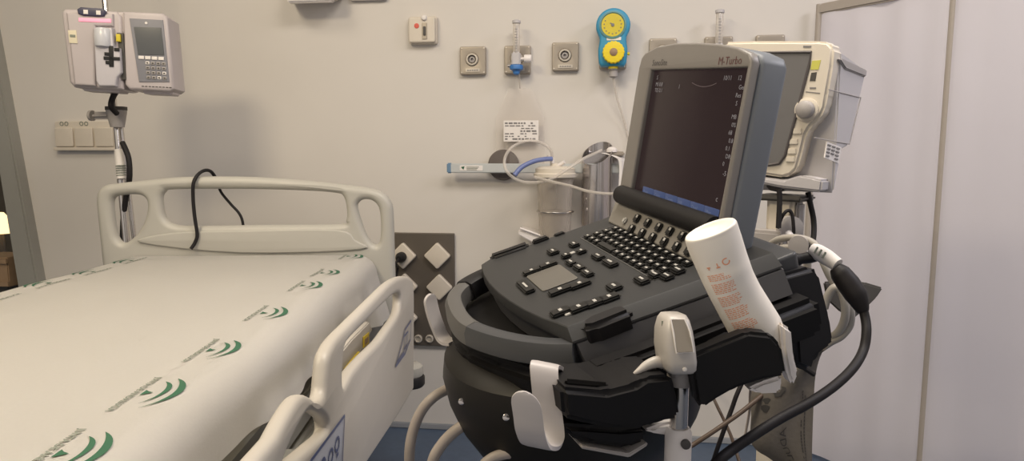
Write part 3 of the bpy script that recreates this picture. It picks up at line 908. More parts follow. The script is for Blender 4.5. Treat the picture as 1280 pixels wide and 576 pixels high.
link('lcd', B().plate(pol((173, 36), (204, 35), (207, 68), (177, 69))[::-1], [], 0.003, 0.0006, lambda x, y, z: PF(x, y, z + 0.0465)), M['lcd'], pn, local=True)
for k in range(4):
    link('soft_key', B().plate(rect(*pb(180.5 + 7.6 * k, 72.3), 0.0165, 0.010, 0.002), [], 0.004, 0.001, lambda x, y, z: PF(x, y, z + 0.047)), M['paper'], pn, local=True)
for j in range(4):
    for i in range(4):
        link('key', B().plate(rect(*pb(187.5 + 6.2 * i + 0.3 * j, 78.5 + 5.8 * j), 0.0115, 0.0095, 0.002), [], 0.004, 0.001, lambda x, y, z: PF(x, y, z + 0.047)).plate(rect(*pb(187.5 + 6.2 * i + 0.3 * j, 78.5 + 5.8 * j), 0.006, 0.004, 0.0005), [], 0.001, 0.0002, lambda x, y, z: PF(x, y, z + 0.0495), mi=1), [M['mongrey'] if (i + j) % 5 else M['paper'], M['dark']], pn, local=True)
link('panel_badge', B().plate(circ(*pb(187, 30.5), 0.004, 14), [], 0.002, 0.0004, lambda x, y, z: PF(x, y, z + 0.0465)), M['paper'], pn, local=True)
bx = B()
for k in range(9):
    bx.plate(rect(*pb(181 + 4 * k, 107), 0.007, 0.003, 0.0005), [], 0.001, 0.0002, lambda x, y, z: PF(x, y, z + 0.0435))
link('printed_line', bx, M['dark'], t, local=True)
link('foot_rail', B().box(PF(*pb(130, 113), -0.02), (0.11, 0.08, 0.012), bevel=0.003).box(PF(*pb(195, 113), -0.02), (0.09, 0.08, 0.012), bevel=0.003), M['pump'], t, local=True)
link('pole_clamp', B().box(PF(*pb(148, 60), -0.11), (0.06, 0.05, 0.07), bevel=0.006), M['dark'], t, local=True)

# ================================================================== bed
TH = math.radians(1.5)
BD = FH * math.cos(TH) - RT * math.sin(TH)        # toward the head
BS = RT * math.cos(TH) + FH * math.sin(TH)        # toward the right side
BO = FH * 2.17 + RT * -0.85
BR = Matrix((BS, BD, V((0, 0, 1)))).transposed()
def bw(a, tt, z): return BO + BS * a - BD * tt + V((0, 0, z))
def hd(px, py):
    p = onpl(px, py, BO, BD)
    return ((p - BO).dot(BS), p.z)
RO = 0.553
def rl(px, py):
    p = onpl(px, py, BO + BS * RO, BS)
    return (-(p - BO).dot(BD), p.z)
bed = thing('hospital_bed', 'white hospital bed with cream plastic headboard and side rail', 'bed', (BO.x, BO.y, 0), BR)
def sp(pts, n=4, closed=True): return [(p.x, p.y) for p in smooth_path([V((q[0], q[1], 0)) for q in pts], n, closed)]
ho = sp([hd(*q) for q in ((118, 250), (119, 240), (126, 233), (141, 230), (170, 226), (225, 221.5), (300, 221), (370, 225), (437, 232), (468, 237), (482, 245), (490, 260), (492, 300), (494, 345))]) if False else None
outl = [hd(*q) for q in ((122, 300), (119, 270), (117.5, 250), (120, 239), (128, 232), (142, 229.5), (180, 225.5), (225, 221.5), (300, 221), (370, 225), (437, 232), (466, 236.5), (480, 243), (489, 256), (491, 275), (492, 310), (493, 345))]
outl = sp(outl, 5, False) + [(0.465, 0.50), (-0.465, 0.50)]
def hole(*q): return sp([hd(*p) for p in q], 5)
holes = [hole((137, 262), (139, 248), (152, 244), (172, 244), (181, 252), (180, 270), (172, 288), (160, 301), (150, 304), (142, 294)),
         hole((199, 250), (203, 240), (216, 237), (300, 236.5), (380, 238.5), (418, 241.5), (428, 246), (432, 262), (431, 276), (422, 281), (330, 282), (240, 283), (215, 281), (203, 272)),
         hole((446, 262), (448, 252.5), (456, 249.5), (466, 252), (473, 262), (475, 285), (473, 303), (466, 306), (456, 292))]
link('headboard', B().plate(outl, holes, 0.044, 0.0195, lambda x, y, z: bw(x, -0.024 - z, y), bres=5), M['bedplastic'], bed, angle=60)
link('headboard_panel', B().plate(sp([hd(*q) for q in ((175, 303), (215, 291), (300, 288), (420, 287), (444, 300), (450, 312), (300, 316))], 4), [], 0.012, 0.005, lambda x, y, z: bw(x, -0.001 - z, y)), M['bedplastic'], bed)
# frame
fb = B().box(V((0, -1.05, 0.52)), (0.80, 2.02, 0.06), bevel=0.01)
fb.box(V((0, -1.05, 0.60)), (0.78, 1.98, 0.07), bevel=0.006)
for yy in (-0.35, -1.65):
    fb.box(V((0, yy, 0.36)), (0.36, 0.22, 0.26), bevel=0.02)
fb.box(V((0, -1.0, 0.20)), (0.7, 1.7, 0.07), bevel=0.012)
link('bed_frame', fb, M['bedmetal'], bed, local=True)
for sx in (-1, 1):
    for yy in (-0.2, -1.8):
        link('wheel', B().tube([V((sx * 0.33 - 0.02, yy, 0.075)), V((sx * 0.33 + 0.02, yy, 0.075))], 0.075, 24).box(V((sx * 0.33, yy, 0.14)), (0.05, 0.05, 0.07), bevel=0.006), M['black'], bed, local=True)
bp = onpl(513, 470, BO - BD * 0.03, BD)
bm_ = bp
link('corner_bumper', B().lathe(bm_ + V((0, 0, 0.004)), (0, 0, 1), [(0.040, 0), (0.043, 0.006), (0.040, 0.030), (0.028, 0.040), (0.002, 0.042)], 28).lathe(bm_ + V((0, 0, -0.032)), (0, 0, 1), [(0.042, 0), (0.047, 0.006), (0.047, 0.030), (0.043, 0.036)], 28, mi=1).box(bm_ - BS * 0.06 + V((0, 0, 0.0)), (0.1, 0.04, 0.03), BR, 0.004), [M['bedplastic'], M['black']], bed)
# side rail panel with two grip loops
ro = [rl(*q) for q in ((516, 487), (516.5, 400), (516, 356), (512, 347.5), (506, 345), (497, 347), (486, 354), (470, 370), (440, 401), (422, 420), (414, 432), (409, 446), (406.5, 470), (404, 492), (396, 501), (387, 495), (379, 493), (371, 499), (358, 520), (345, 545))]
ro = sp(ro, 4, False)
z_e = ro[-1]
ro += [(1.60, 0.845), (1.72, 0.82), (1.86, 0.76), (1.93, 0.70), (1.93, 0.62), (1.55, 0.60)]
ro += [rl(*q) for q in ((433, 576), (466, 534), (500, 500))][:0] + [(1.14, 0.60), (0.96, 0.568), (0.60, 0.505)]
def rh(*q): return sp([rl(*p) for p in q], 4)
h1_ = rh((428, 483), (427, 455), (430, 434), (440, 420), (462, 397), (480, 379), (493, 367.5), (499, 367), (500, 378), (497, 392), (484, 412), (474, 426), (456, 444), (440, 463))
h2_ = sp([rl(*q) for q in ((389, 514), (381, 519), (371, 536), (361, 556), (352, 580), (366, 575), (390, 555), (408, 538), (407, 525), (398, 517))], 4)
rail = link('side_rail', B().plate(ro, [h1_, h2_], 0.024, 0.0105, lambda x, y, z: bw(RO - 0.009 + z, x, y), bres=4), M['railplastic'], bed, angle=60)
# printed stickers on the rail
def rf(px, py, off=0.0045):
    x, y = rl(px, py)
    return bw(RO + off, x, y)
def strip(bx, pts, wd, off, mi):
    """thin printed line along rail-plane points (t, z)"""
    for (a, b_) in zip(pts, pts[1:]):
        dx, dy = b_[0] - a[0], b_[1] - a[1]
        L = math.hypot(dx, dy) or 1
        nx_, ny_ = -dy / L * wd / 2, dx / L * wd / 2
        bx.poly([bw(RO + off, *q) for q in ((a[0] + nx_, a[1] + ny_), (a[0] - nx_, a[1] - ny_), (b_[0] - nx_, b_[1] - ny_), (b_[0] + nx_, b_[1] + ny_))], mi)
s1 = [rl(*q) for q in ((427, 519), (423, 545), (418, 580), (395, 600), (378, 585), (386, 570))]
s1 = [rl(427, 519), (1.19, 0.66), (1.50, 0.655), (1.50, 0.735), (1.36, 0.757)]
bx = B()
bx.plate(s1, [], 0.001, 0.0002, lambda x, y, z: bw(RO + 0.0035 + z, x, y))
strip(bx, s1 + [s1[0]], 0.005, 0.005, 1)
for tt, zz in ((1.215, 0.715), (1.255, 0.715), (1.255, 0.690), (1.30, 0.722), (1.30, 0.690), (1.35, 0.725), (1.35, 0.695), (1.40, 0.715), (1.40, 0.685)):
    strip(bx, [(tt + 0.014 * math.cos(a), zz + 0.009 * math.sin(a)) for a in [k * math.pi / 5 for k in range(11)]], 0.005, 0.005, 1)
    strip(bx, [(tt - 0.006, zz - 0.016), (tt + 0.006, zz - 0.016)], 0.005, 0.005, 1)
link('control_sticker', bx, [M['sticker'], M['stickerline']], rail)
bx = B()
s2 = [rl(*q) for q in ((512, 400), (511, 424), (504, 442), (492, 458), (500, 430), (504, 412))]
strip(bx, s2 + [s2[0]], 0.006, 0.005, 1)
strip(bx, [rl(*q) for q in ((508, 414), (507, 430), (503, 437), (503, 420), (508, 414))], 0.006, 0.005, 1)
strip(bx, [rl(*q) for q in ((506, 418), (505, 434))], 0.006, 0.005, 1)
strip(bx, [rl(*q) for q in ((495, 452), (503, 440))], 0.010, 0.005, 1)
link('warning_sticker', bx, [M['sticker'], M['stickerline']], rail)
# inner bracket with yellow label, seen through the grip
def ri(px, py, a=0.475):
    p = onpl(px, py, BO + BS * a, BS)
    return (-(p - BO).dot(BD), p.z)
ib = B().prism([bw(0.46, *ri(*q)) for q in ((421, 447), (440, 424), (462, 402), (466, 412), (452, 438), (430, 466), (422, 472))], BS * 0.015, 0.003)
br_ = link('inner_bracket', ib, M['railplastic'], bed)
link('yellow_label', B().plate([ri(*q) for q in ((453, 421), (460, 415), (460, 429), (453, 435))], [], 0.002, 0.0004, lambda x, y, z: bw(0.477 + z, x, y)).plate([ri(*q) for q in ((454.5, 424), (458.5, 420.5), (458.5, 427), (454.5, 431))], [], 0.001, 0.0002, lambda x, y, z: bw(0.4785 + z, x, y), mi=1), [M['yellow'], M['wood']], br_)
link('yellow_edge', B().tube([bw(0.477, *ri(430, 462)), bw(0.477, *ri(447, 441))], 0.004, 8), M['yellow'], br_)
ra = B()
for tt in (0.55, 1.0, 1.55):
    ra.box(V((0.47, -tt, 0.585)), (0.15, 0.05, 0.035), bevel=0.006)
    ra.box(V((0.535, -tt, 0.60)), (0.012, 0.06, 0.09), bevel=0.004)
link('rail_arm', ra, M['bedmetal'], bed, local=True)

# mattress
mo = B().box(bw(0, 1.03, 0.722), (0.80, 2.0, 0.165), BR, 0.05, 4)
tag(link('mattress', mo, M['mattress']), 'grey green mattress showing below the white sheet', 'mattress')

# the sheet
SW, SR = 0.352, 0.06
def ss(a, b_, x):
    x = max(0, min(1, (x - a) / (b_ - a)))
    return x * x * (3 - 2 * x)
def sheet(a, tt, off=0.0):
    s = 1 if a >= 0 else -1
    q = abs(a)
    ztop = 0.82 - 0.006 * (1 - ss(0.25, 0.50, tt))
    arc = SR * math.pi / 2
    if q <= SW:
        x, z, n = q, ztop, V((0, 0, 1))
    elif q < SW + arc:
        th = (q - SW) / SR
        x, z = SW + SR * math.sin(th), ztop - SR + SR * math.cos(th)
        n = V((s * math.sin(th), 0, math.cos(th)))
    else:
        h = q - SW - arc
        k_ = min(1, h / 0.12)
        rip = (0.010 * math.sin(tt * 19) + 0.007 * math.sin(tt * 41 + 1)) * k_
        x, z = SW + SR + 0.22 * h + rip, ztop - SR - h * 0.98
        n = V((s, 0, 0.2)).normalized()
    z += 0.0022 * noise.noise(V((a * 4, tt * 5, 3.1))) + 0.0008 * math.sin(a * 26 + tt * 9) * ss(0, 0.2, tt)
    p = V((s * x, tt, z))
    w_ = bw(p.x, p.y, p.z)
    return w_ + (BS * n.x + V((0, 0, n.z))) * off
def hang(tt, side):
    if side < 0: return 0.10
    return 0.105 + 0.010 * math.sin(tt * 6 + 0.6) + 0.03 * ss(0.35, 0.05, tt) - 0.035 * ss(0.6, 0.9, tt) - 0.045 * ss(0.9, 1.25, tt)
bx = B()
g = bmesh.new()
NA, NT = 90, 150
rows = []
for j in range(NT + 1):
    tt = 0.004 + 2.03 * j / NT
    row = []
    for i in range(NA + 1):
        k_ = i / NA * 2 - 1
        lim = SW + SR * math.pi / 2 + hang(tt, k_)
        row.append(g.verts.new(sheet(k_ * lim, tt)))
    rows.append(row)
for j in range(NT):
    for i in range(NA):
        g.faces.new((rows[j][i], rows[j][i + 1], rows[j + 1][i + 1], rows[j + 1][i]))
bmesh.ops.solidify(g, geom=list(g.faces), thickness=-0.002)
bx._merge(g, 0)
# printed emblems: two green crescents, a small triangle and two lines of lettering
def crescent(p0, p1, p2, p3, wmax, n=16):
    c, out_l, out_r = [], [], []
    for i in range(n + 1):
        q = i / n
        p = V(p0) * (1 - q) ** 3 + V(p1) * 3 * q * (1 - q) ** 2 + V(p2) * 3 * q * q * (1 - q) + V(p3) * q ** 3
        c.append(p)
    for i in range(n + 1):
        d = (c[min(i + 1, n)] - c[max(i - 1, 0)]).normalized()
        q = i / n
        wd = wmax * (math.sin(math.pi * q ** 1.5) ** 0.9) / 2 + 0.0003
        nn = V((-d.y, d.x))
        out_l.append(c[i] + nn * wd)
        out_r.append(c[i] - nn * wd)
    return out_l, out_r
def emblem(a0, t0_, side=1, sc_=1.0):
    # X runs along the bed toward the foot, Y outward
    def mp(x, y, z=0): return sheet(side * (a0 + y * sc_), t0_ + side * x * sc_, 0.0014)
    for (p0, p1, p2, p3, wd) in (((0.040, 0.016), (0.015, 0.036), (-0.025, 0.036), (-0.044, 0.012), 0.0068), ((0.055, 0.024), (0.025, 0.056), (-0.025, 0.056), (-0.056, 0.024), 0.0088)):
        L, Rr = crescent(p0, p1, p2, p3, wd)
        for i in range(len(L) - 1):
            bx.poly([mp(*L[i]), mp(*Rr[i]), mp(*Rr[i + 1]), mp(*L[i + 1])], 1)
    bx.poly([mp(0.010, 0.002), mp(-0.010, 0.002), mp(-0.004, 0.008), mp(0.0, 0.016)], 1)
    bx.text('JUNTA DE ANDALUCIA', 0.0125, lambda x, y, z: mp(x + 0.0, y - 0.012), 2, align='CENTER', bold=0.0005)
for tt, a0 in ((0.03, 0.320), (0.33, 0.312), (0.545, 0.318), (0.82, 0.315), (1.075, 0.312), (1.285, 0.312), (1.47, 0.312), (1.70, 0.312)):
    emblem(a0, tt, 1)
for tt, a0 in ((0.10, 0.315), (0.30, 0.315), (0.49, 0.315), (0.68, 0.315), (0.88, 0.315)):
    emblem(a0, tt, -1)
so = link('bed_sheet', bx, [M['sheet'], M['green'], M['ink']])
tag(so, 'white fitted sheet with green crescent emblems on the bed', 'bed sheet')

# black cables over the headboard
tb = B().tube([bw(*(lambda p: (p[0], -0.10, p[1]))(hd(258, 232))), bw(*(lambda p: (p[0], -0.055, p[1] + 0.01))(hd(255, 219))), bw(*(lambda p: (p[0], -0.02, p[1] + 0.006))(hd(249, 217))), bw(*(lambda p: (p[0], 0.008, p[1]))(hd(244, 226))), bw(*(lambda p: (p[0], 0.010, p[1]))(hd(243, 245))), bw(*(lambda p: (p[0], 0.010, p[1]))(hd(245, 270))), bw(*(lambda p: (p[0], 0.012, p[1]))(hd(248.5, 292))), bw(*(lambda p: (p[0], 0.012, p[1]))(hd(246, 302))), bw(*(lambda p: (p[0], 0.02, p[1]))(hd(242, 310)))], 0.0055, 10, smooth=6)
tag(link('draped_cable', tb, M['cable']), 'black cable hooked over the top bar of the headboard', 'cable')
tb = B().tube([bw(*(lambda p: (p[0], -0.06, p[1]))(hd(263, 228))), bw(*(lambda p: (p[0], -0.052, p[1]))(hd(268, 241))), bw(*(lambda p: (p[0], -0.052, p[1]))(hd(281, 257))), bw(*(lambda p: (p[0], -0.052, p[1]))(hd(291, 268))), bw(*(lambda p: (p[0], -0.052, p[1]))(hd(296, 280))), bw(*(lambda p: (p[0], -0.055, p[1]))(hd(297, 300)))], 0.0045, 10, smooth=6)
tag(link('hanging_cable', tb, M['cable']), 'thin black cable slanting behind the headboard opening', 'cable')

# ================================================================== ultrasound machine
UO = V((-0.0895, 0.8099, 0.9808))
UU = V((0.39592, -0.91325, -0.09598)).normalized()
UN = V((-0.23540, -0.20197, 0.95068)); UN = (UN - UU * UN.dot(UU)).normalized()
UV = UN.cross(UU)
UR = Matrix((UU, UV, UN)).transposed()
def dk(px, py, h=0.0):
    p = onpl(px, py, UO + UN * h, UN) - UO
    return (p.dot(UU), p.dot(UV))
SA = 0.414
HB = V((0, 0.207, 0))
SU = V((0, math.sin(SA), math.cos(SA)))
SN = V((0, -math.cos(SA), math.sin(SA)))      # out of the display, toward the user
def scp(a, b_, z=0): return HB + V((1, 0, 0)) * a + SU * b_ + SN * z
def sx_(px, py, off=0.0):
    nW = UR @ SN
    p = onpl(px, py, UO + UR @ (HB + SN * off), nW) - UO
    l = UR.transposed() @ p - HB
    return (l.x, l.dot(SU))
us = thing('ultrasound_machine', 'dark grey portable ultrasound machine with open screen on its stand', 'ultrasound machine', UO, UR)
def L3(x, y, z): return V((x, y, z))
base = [(-0.150, 0.004), (-0.140, -0.012), (-0.100, -0.019), (-0.06, -0.022), (-0.02, -0.0215), (0.02, -0.018), (0.06, -0.012), (0.10, -0.003), (0.135, 0.006), (0.152, 0.006), (0.157, 0.06), (0.162, 0.15), (0.164, 0.25), (-0.150, 0.25)]
left = [(-0.150, 0.25), (-0.150, 0.004), (-0.140, -0.012), (-0.100, -0.019), (-0.06, -0.022), (-0.02, -0.0215), (0.02, -0.018), (0.06, -0.012), (0.10, -0.003)]
def outline(ru, n_, dv=0.0):
    right = [(ru - 0.018, 0.005), (ru, 0.010), (ru + 0.003, 0.06), (ru + 0.009, 0.15), (ru + 0.013, 0.25)]
    return [L3(x, y + (dv if y < 0.2 else 0), n_) for x, y in left + right]
link('base_housing', B().loft([outline(0.140, 0.0), outline(0.1412, -0.0008, -0.001), outline(0.1535, -0.0115, -0.003), outline(0.154, -0.0135, -0.003)]), M['deck'], us, local=True, angle=25)
lowm = mat('lower_housing_plastic', (0.075, 0.074, 0.08), 0.42, var=0.04, spec=0.35)
link('lower_housing', B().loft([outline(0.1525, -0.0148, 0.002), outline(0.1545, -0.0155, 0.001), outline(0.164, -0.042, 0.004), outline(0.160, -0.044, 0.008)]), lowm, us, local=True, angle=25)
link('rear_port_housing', B().plate(rect(0.045, 0.262, 0.22, 0.040, 0.008), [], 0.034, 0.004, lambda x, y, z: L3(x, y, z - 0.026)), M['deckside'], us, local=True)
# rubber corner bumper on the right, latch on the left
bm2 = [dk(734, 413, -0.012), dk(728, 399, 0.0), dk(741, 392, 0.004), dk(774, 377.5, 0.004), dk(781, 381, 0.002), dk(784, 390, -0.01), dk(760, 402, -0.012)]
link('corner_bumper', B().prism([L3(x, y, 0.0010) for x, y in [(0.140, 0.024), (0.134, 0.036), (0.134, 0.066), (0.140, 0.076), (0.160, 0.077), (0.161, 0.030), (0.152, 0.018)]], (0, 0, -0.026), 0.006, 3), M['black'], us, local=True)
link('left_latch', B().prism([L3(x, y, 0.005) for x, y in [(-0.160, 0.004), (-0.143, 0.006), (-0.141, 0.060), (-0.160, 0.066)]], (0, 0, -0.022), 0.004, 3), M['black'], us, local=True)
link('latch_clip', B().box((-0.150, 0.082, 0.001), (0.012, 0.024, 0.008), bevel=0.002).box((-0.150, 0.112, 0.0), (0.010, 0.016, 0.005), bevel=0.0015), M['black'], us, local=True)
pu = dk(850, 379, -0.03)
link('usb_port', B().box((0.1635, 0.112, -0.0275), (0.006, 0.026, 0.012), rot('Y', 19), bevel=0.001).box((0.1660, 0.112, -0.0275), (0.003, 0.020, 0.004), rot('Y', 19), mi=1), [M['key'], M['deckside']], us, local=True)
# handle
hc = smooth_path([L3(*q) for q in ((-0.148, 0.030, -0.026), (-0.150, -0.004, -0.026), (-0.136, -0.042, -0.026), (-0.104, -0.068, -0.026), (-0.05, -0.076, -0.026), (0.00, -0.074, -0.026), (0.045, -0.060, -0.026), (0.09, -0.038, -0.026), (0.128, -0.012, -0.026), (0.150, 0.010, -0.026))], 6)
def bar(path, wd, ht, i0, i1, zo=0.0, taper=True):
    rings = []
    n = len(path)
    for i in range(i0, i1 + 1):
        d = (path[min(i + 1, n - 1)] - path[max(i - 1, 0)]).normalized()
        s = V((0, 0, 1)).cross(d)          # points inward (toward the deck) or outward
        c = path[i] + V((0, 0, zo))
        pr_ = [(-0.5, -0.32), (-0.42, 0.22), (-0.22, 0.48), (0.22, 0.5), (0.44, 0.36), (0.5, 0.0), (0.46, -0.38), (0.25, -0.5), (-0.3, -0.5)]
        rings.append([c + s * (wd * a) + V((0, 0, ht * b_)) for a, b_ in pr_])
    return rings
nH = len(hc) - 1
link('handle_side', B().loft(bar(hc, 0.036, 0.030, 0, 13)), M['black'], us, local=True)
link('handle_grip', B().loft(bar(hc, 0.027, 0.027, 13, 32)), M['handlegrey'], us, local=True)
link('handle_arm', B().loft(bar(hc, 0.027, 0.0265, 32, nH)), M['deckside'], us, local=True)
# touch pad
tp = [dk(*q) for q in ((697, 332), (724, 350.5), (684, 361), (655, 347))]
cx, cy = sum(q[0] for q in tp) / 4, sum(q[1] for q in tp) / 4
link('touchpad', B().plate(rect(cx, cy, 0.066, 0.047, 0.004), [], 0.0016, 0.0006, lambda x, y, z: L3(x, y, z + 0.0006)), M['pad'], us, local=True)
# keys
def keymesh(wu, wv, hh=0.0045, mark=True, mw=0.35, mh=0.16, silver=False):
    kb_ = B().box((0, 0, hh / 2), (wu, wv, hh), bevel=min(0.0018, wu / 5, wv / 5))
    if mark:
        kb_.box((0, 0, hh + 0.0001), (wu * mw, wv * mh + 0.0012, 0.0006), mi=1)
    return kb_
def key(px, py, wu, wv, h=0.0, **kw):
    x, y = dk(px, py, 0.005)
    wu, wv = wu * 1.13, wv * 1.13
    o = link('key', keymesh(wu, wv, **kw), [M['key'], M['keymark']], us, local=True)
    o.location = (x, y, h)
    return o
for px, py, wu, wv in ((690.6, 312, 0.019, 0.013), (717, 303, 0.017, 0.012), (726, 311.5, 0.013, 0.012), (707, 317, 0.013, 0.012),
                       (664, 336.5, 0.012, 0.022), (684.5, 328.5, 0.012, 0.022), (713, 325.5, 0.020, 0.010), (723.5, 331.5, 0.020, 0.011), (733.5, 338.5, 0.020, 0.011),
                       (724, 352.5, 0.013, 0.024), (699.5, 360, 0.013, 0.026), (656, 355.5, 0.040, 0.012), (747, 317.8, 0.022, 0.012), (762, 325.5, 0.026, 0.012),
                       (767, 355.5, 0.018, 0.014), (761, 369, 0.014, 0.020), (743, 375, 0.014, 0.020), (723, 381.5, 0.014, 0.021), (700, 386.5, 0.014, 0.021), (801.5, 347, 0.020, 0.012)):
    key(px, py, wu, wv, mw=0.4, mh=0.10)
link('indicator_light', B().box(L3(*dk(710.7, 393), 0.0008), (0.006, 0.008, 0.0016), bevel=0.0006), M['keymark'], us, local=True)
link('home_mark', B().box(L3(*dk(716, 316.5), 0.0008), (0.007, 0.007, 0.0016), bevel=0.0006), M['keymark'], us, local=True)
proto = link('key', keymesh(0.0142, 0.0115, 0.004, mw=0.36, mh=0.12), [M['key'], M['keymark']], us, local=True)
first = True
for j, vv in enumerate((0.1345, 0.1475, 0.1605, 0.1735)):
    for i in range(13):
        uu_ = -0.094 + 0.0158 * i + (0.003 * j if j else 0)
        if j == 0 and i in (3, 4, 5):
            continue
        if uu_ > 0.108: continue
        if first:
            k_ = proto
            first = False
        else:
            k_ = proto.copy()
            COL.objects.link(k_)
        k_.location = (uu_, vv, 0)
sb = link('key', keymesh(0.046, 0.0115, 0.004, mark=False), [M['key'], M['keymark']], us, local=True)
sb.location = (-0.0305, 0.1345, 0)
for px, py in ((818, 340.5), (833, 342.5), (847, 335)):
    key(px, py, 0.015, 0.012, mw=0.6, mh=0.08)
bl_ = B()
for p, q in (((-0.105, 0.127), (0.112, 0.127)), ((-0.105, 0.127), (-0.105, 0.182)), ((0.112, 0.127), (0.112, 0.150))):
    c = ((p[0] + q[0]) / 2, (p[1] + q[1]) / 2, 0.0003)
    bl_.box(c, (abs(p[0] - q[0]) + 0.0012, abs(p[1] - q[1]) + 0.0012, 0.0006))
link('keyboard_outline', bl_, M['handlegrey'], us, local=True)
# sloped function panel
PA = V((0, 0.181, 0.0015)); PBk = V((0, 0.206, 0.024))
pd = (PBk - PA).normalized(); pn_ = V((1, 0, 0)).cross(pd)
link('function_panel', B().prism([PA + V((-0.136, -0.001, -0.004)), PA + V((-0.128, 0, 0)), PBk + V((-0.142, 0, 0)), PBk + V((0.128, 0, 0)), PA + V((0.140, 0, 0))][1:], -pn_ * 0.006, 0.001), M['panel'], us, local=True)
def fpl(px, py):
    p = onpl(px, py, UO + UR @ (PA + pn_ * 0.004), UR @ pn_) - UO
    l = UR.transposed() @ p - PA
    return l.x, l.dot(pd)
RF = Matrix((V((1, 0, 0)), pd, pn_)).transposed()
fk = None
for px, py in ((794.7, 272), (808, 277.5), (821.8, 283), (835.7, 288), (851, 294), (788, 285), (801, 290), (814, 295.5), (828.5, 301), (844, 307), (866, 299), (859, 312.5)):
    a, b_ = fpl(px, py)
    if fk is None:
        kb_ = B().box((0, 0, 0.002), (0.0125, 0.0125, 0.005), bevel=0.0018).box((0.002, 0.0025, 0.0046), (0.004, 0.004, 0.0006), mi=1)
        fk = link('function_key', kb_, [M['key'], M['keymark']], us, local=True)
        k_ = fk
    else:
        k_ = fk.copy()
        COL.objects.link(k_)
    k_.location = PA + V((1, 0, 0)) * a + pd * b_
    k_.rotation_euler = RF.to_euler()
a, b_ = fpl(779.4, 274.8)
pk = link('power_key', B().box((0, 0, 0.002), (0.008, 0.009, 0.005), bevel=0.0018), M['keymark'], us, local=True)
pk.location = PA + V((1, 0, 0)) * a + pd * b_
pk.rotation_euler = RF.to_euler()
# hinge bar and screen
link('hinge', B().tube([scp(-0.128, 0.032, 0.010), scp(0.112, 0.032, 0.010)], 0.0135, 18), M['black'], us, local=True)
of = sp([sx_(*q) for q in ((782, 250), (785, 232), (807, 78), (809, 69), (816, 65), (836, 61), (880, 59), (915, 60.5), (937, 64), (949, 70), (950, 78))], 4, False)
scr_poly = [(-0.144, 0.012), (-0.146, 0.212), (-0.143, 0.226), (-0.134, 0.233), (-0.10, 0.2405), (-0.05, 0.2425), (0.0, 0.2405), (0.05, 0.2365), (0.088, 0.231), (0.112, 0.224), (0.1195, 0.214), (0.1215, 0.012)]
link('screen_housing', B().plate(scr_poly, [], 0.036, 0.006, lambda x, y, z: scp(x, y, z - 0.021)), M['slate'], us, local=True)
dsp = [(-0.102, 0.036), (0.107, 0.036), (0.107, 0.205), (-0.102, 0.205)]
inner = [(x * 1.02 - 0.0, y) for x, y in dsp]
link('bezel', B().plate([(x * 0.985 + (-0.0), y) for x, y in scr_poly], [[(-0.108, 0.033), (0.111, 0.033), (0.111, 0.209), (-0.108, 0.209)]], 0.012, 0.003, lambda x, y, z: scp(x, y, z + 0.002)), M['bezel'], us, local=True)
bxx = B()
bxx.plate(rect(0.0015, 0.121, 0.224, 0.180, 0.003), [], 0.006, 0.001, lambda x, y, z: scp(x, y, z - 0.002))
def UI(px0, py0, px1, py1, mi):
    a0, b0 = sx_(px0, py0); a1, b1 = sx_(px1, py1)
    bxx.plate(rect((a0 + a1) / 2, (b0 + b1) / 2, abs(a1 - a0), abs(b1 - b0), 0.0005, 1), [], 0.0006, 0.0002, lambda x, y, z: scp(x, y, z + 0.0014), mi)
bb = 0.0445
for i in range(6):
    bxx.plate(rect(-0.068 + 0.0310 * i, bb + 0.001, 0.0302, 0.0125, 0.001), [], 0.0006, 0.0002, lambda x, y, z: scp(x, y, z + 0.0014), 2)
    bxx.text(('Page', 'Calcs', 'Depth', 'MB', 'Dual', 'Map')[i], 0.007, lambda x, y, z: scp(x - 0.079 + 0.0310 * i, y + bb - 0.0015, 0.0022), 3)
arc = smooth_path([V((*sx_(*q), 0)) for q in ((866, 104), (873, 107.5), (881, 109), (890, 107.5), (897, 104.5))], 4)
arc = [(p.x, p.y) for p in arc]
for p, q in zip(arc, arc[1:]):
    bxx.poly([scp(p[0], p[1], 0.0014), scp(q[0], q[1], 0.0014), scp(q[0], q[1] + 0.0007, 0.0014), scp(p[0], p[1] + 0.0010, 0.0014)], 4)
for (x, y, s_) in ((-0.096, 0.197, 'S'), (-0.096, 0.188, 'MI 0.8'), (-0.096, 0.180, 'TIS 0.1'), (0.062, 0.196, '10/11'), (0.090, 0.196, '12'), (-0.0335, 0.1855, 'I')):
    bxx.text(s_, 0.0075, lambda xx, yy, z: scp(x + xx, y + yy, 0.0022), 1)
for i, s_ in enumerate(('Gen', 'Res', 'S', 'MB', '0%', '68', '0.8', '0.1', 'DR', '0')):
    bxx.text(s_, 0.007, lambda xx, yy, z: scp(0.095 + xx - 0.003 * (i % 2), 0.186 - 0.0088 * i - (0.006 if i > 2 else 0) + yy, 0.0022), 1)
bxx.text('-5', 0.008, lambda xx, yy, z: scp(0.096 + xx, 0.090 + yy, 0.0022), 1)
bxx.text('c', 0.009, lambda xx, yy, z: scp(0.092 + xx, 0.060 + yy, 0.0022), 1)
link('display', bxx, [M['display'], M['uigrey'], M['uiblue'], M['uilight'], M['uidim']], us, local=True)
bxx = B()
bxx.text('SonoSite', 0.0115, lambda x, y, z: scp(-0.104 + x, 0.2145 + y, 0.0084), 0)
bxx.text('M-Turbo', 0.0125, lambda x, y, z: scp(0.055 + x, 0.2125 + y, 0.0084), 1)
link('lettering', bxx, [M['logo'], M['logored']], us, local=True)

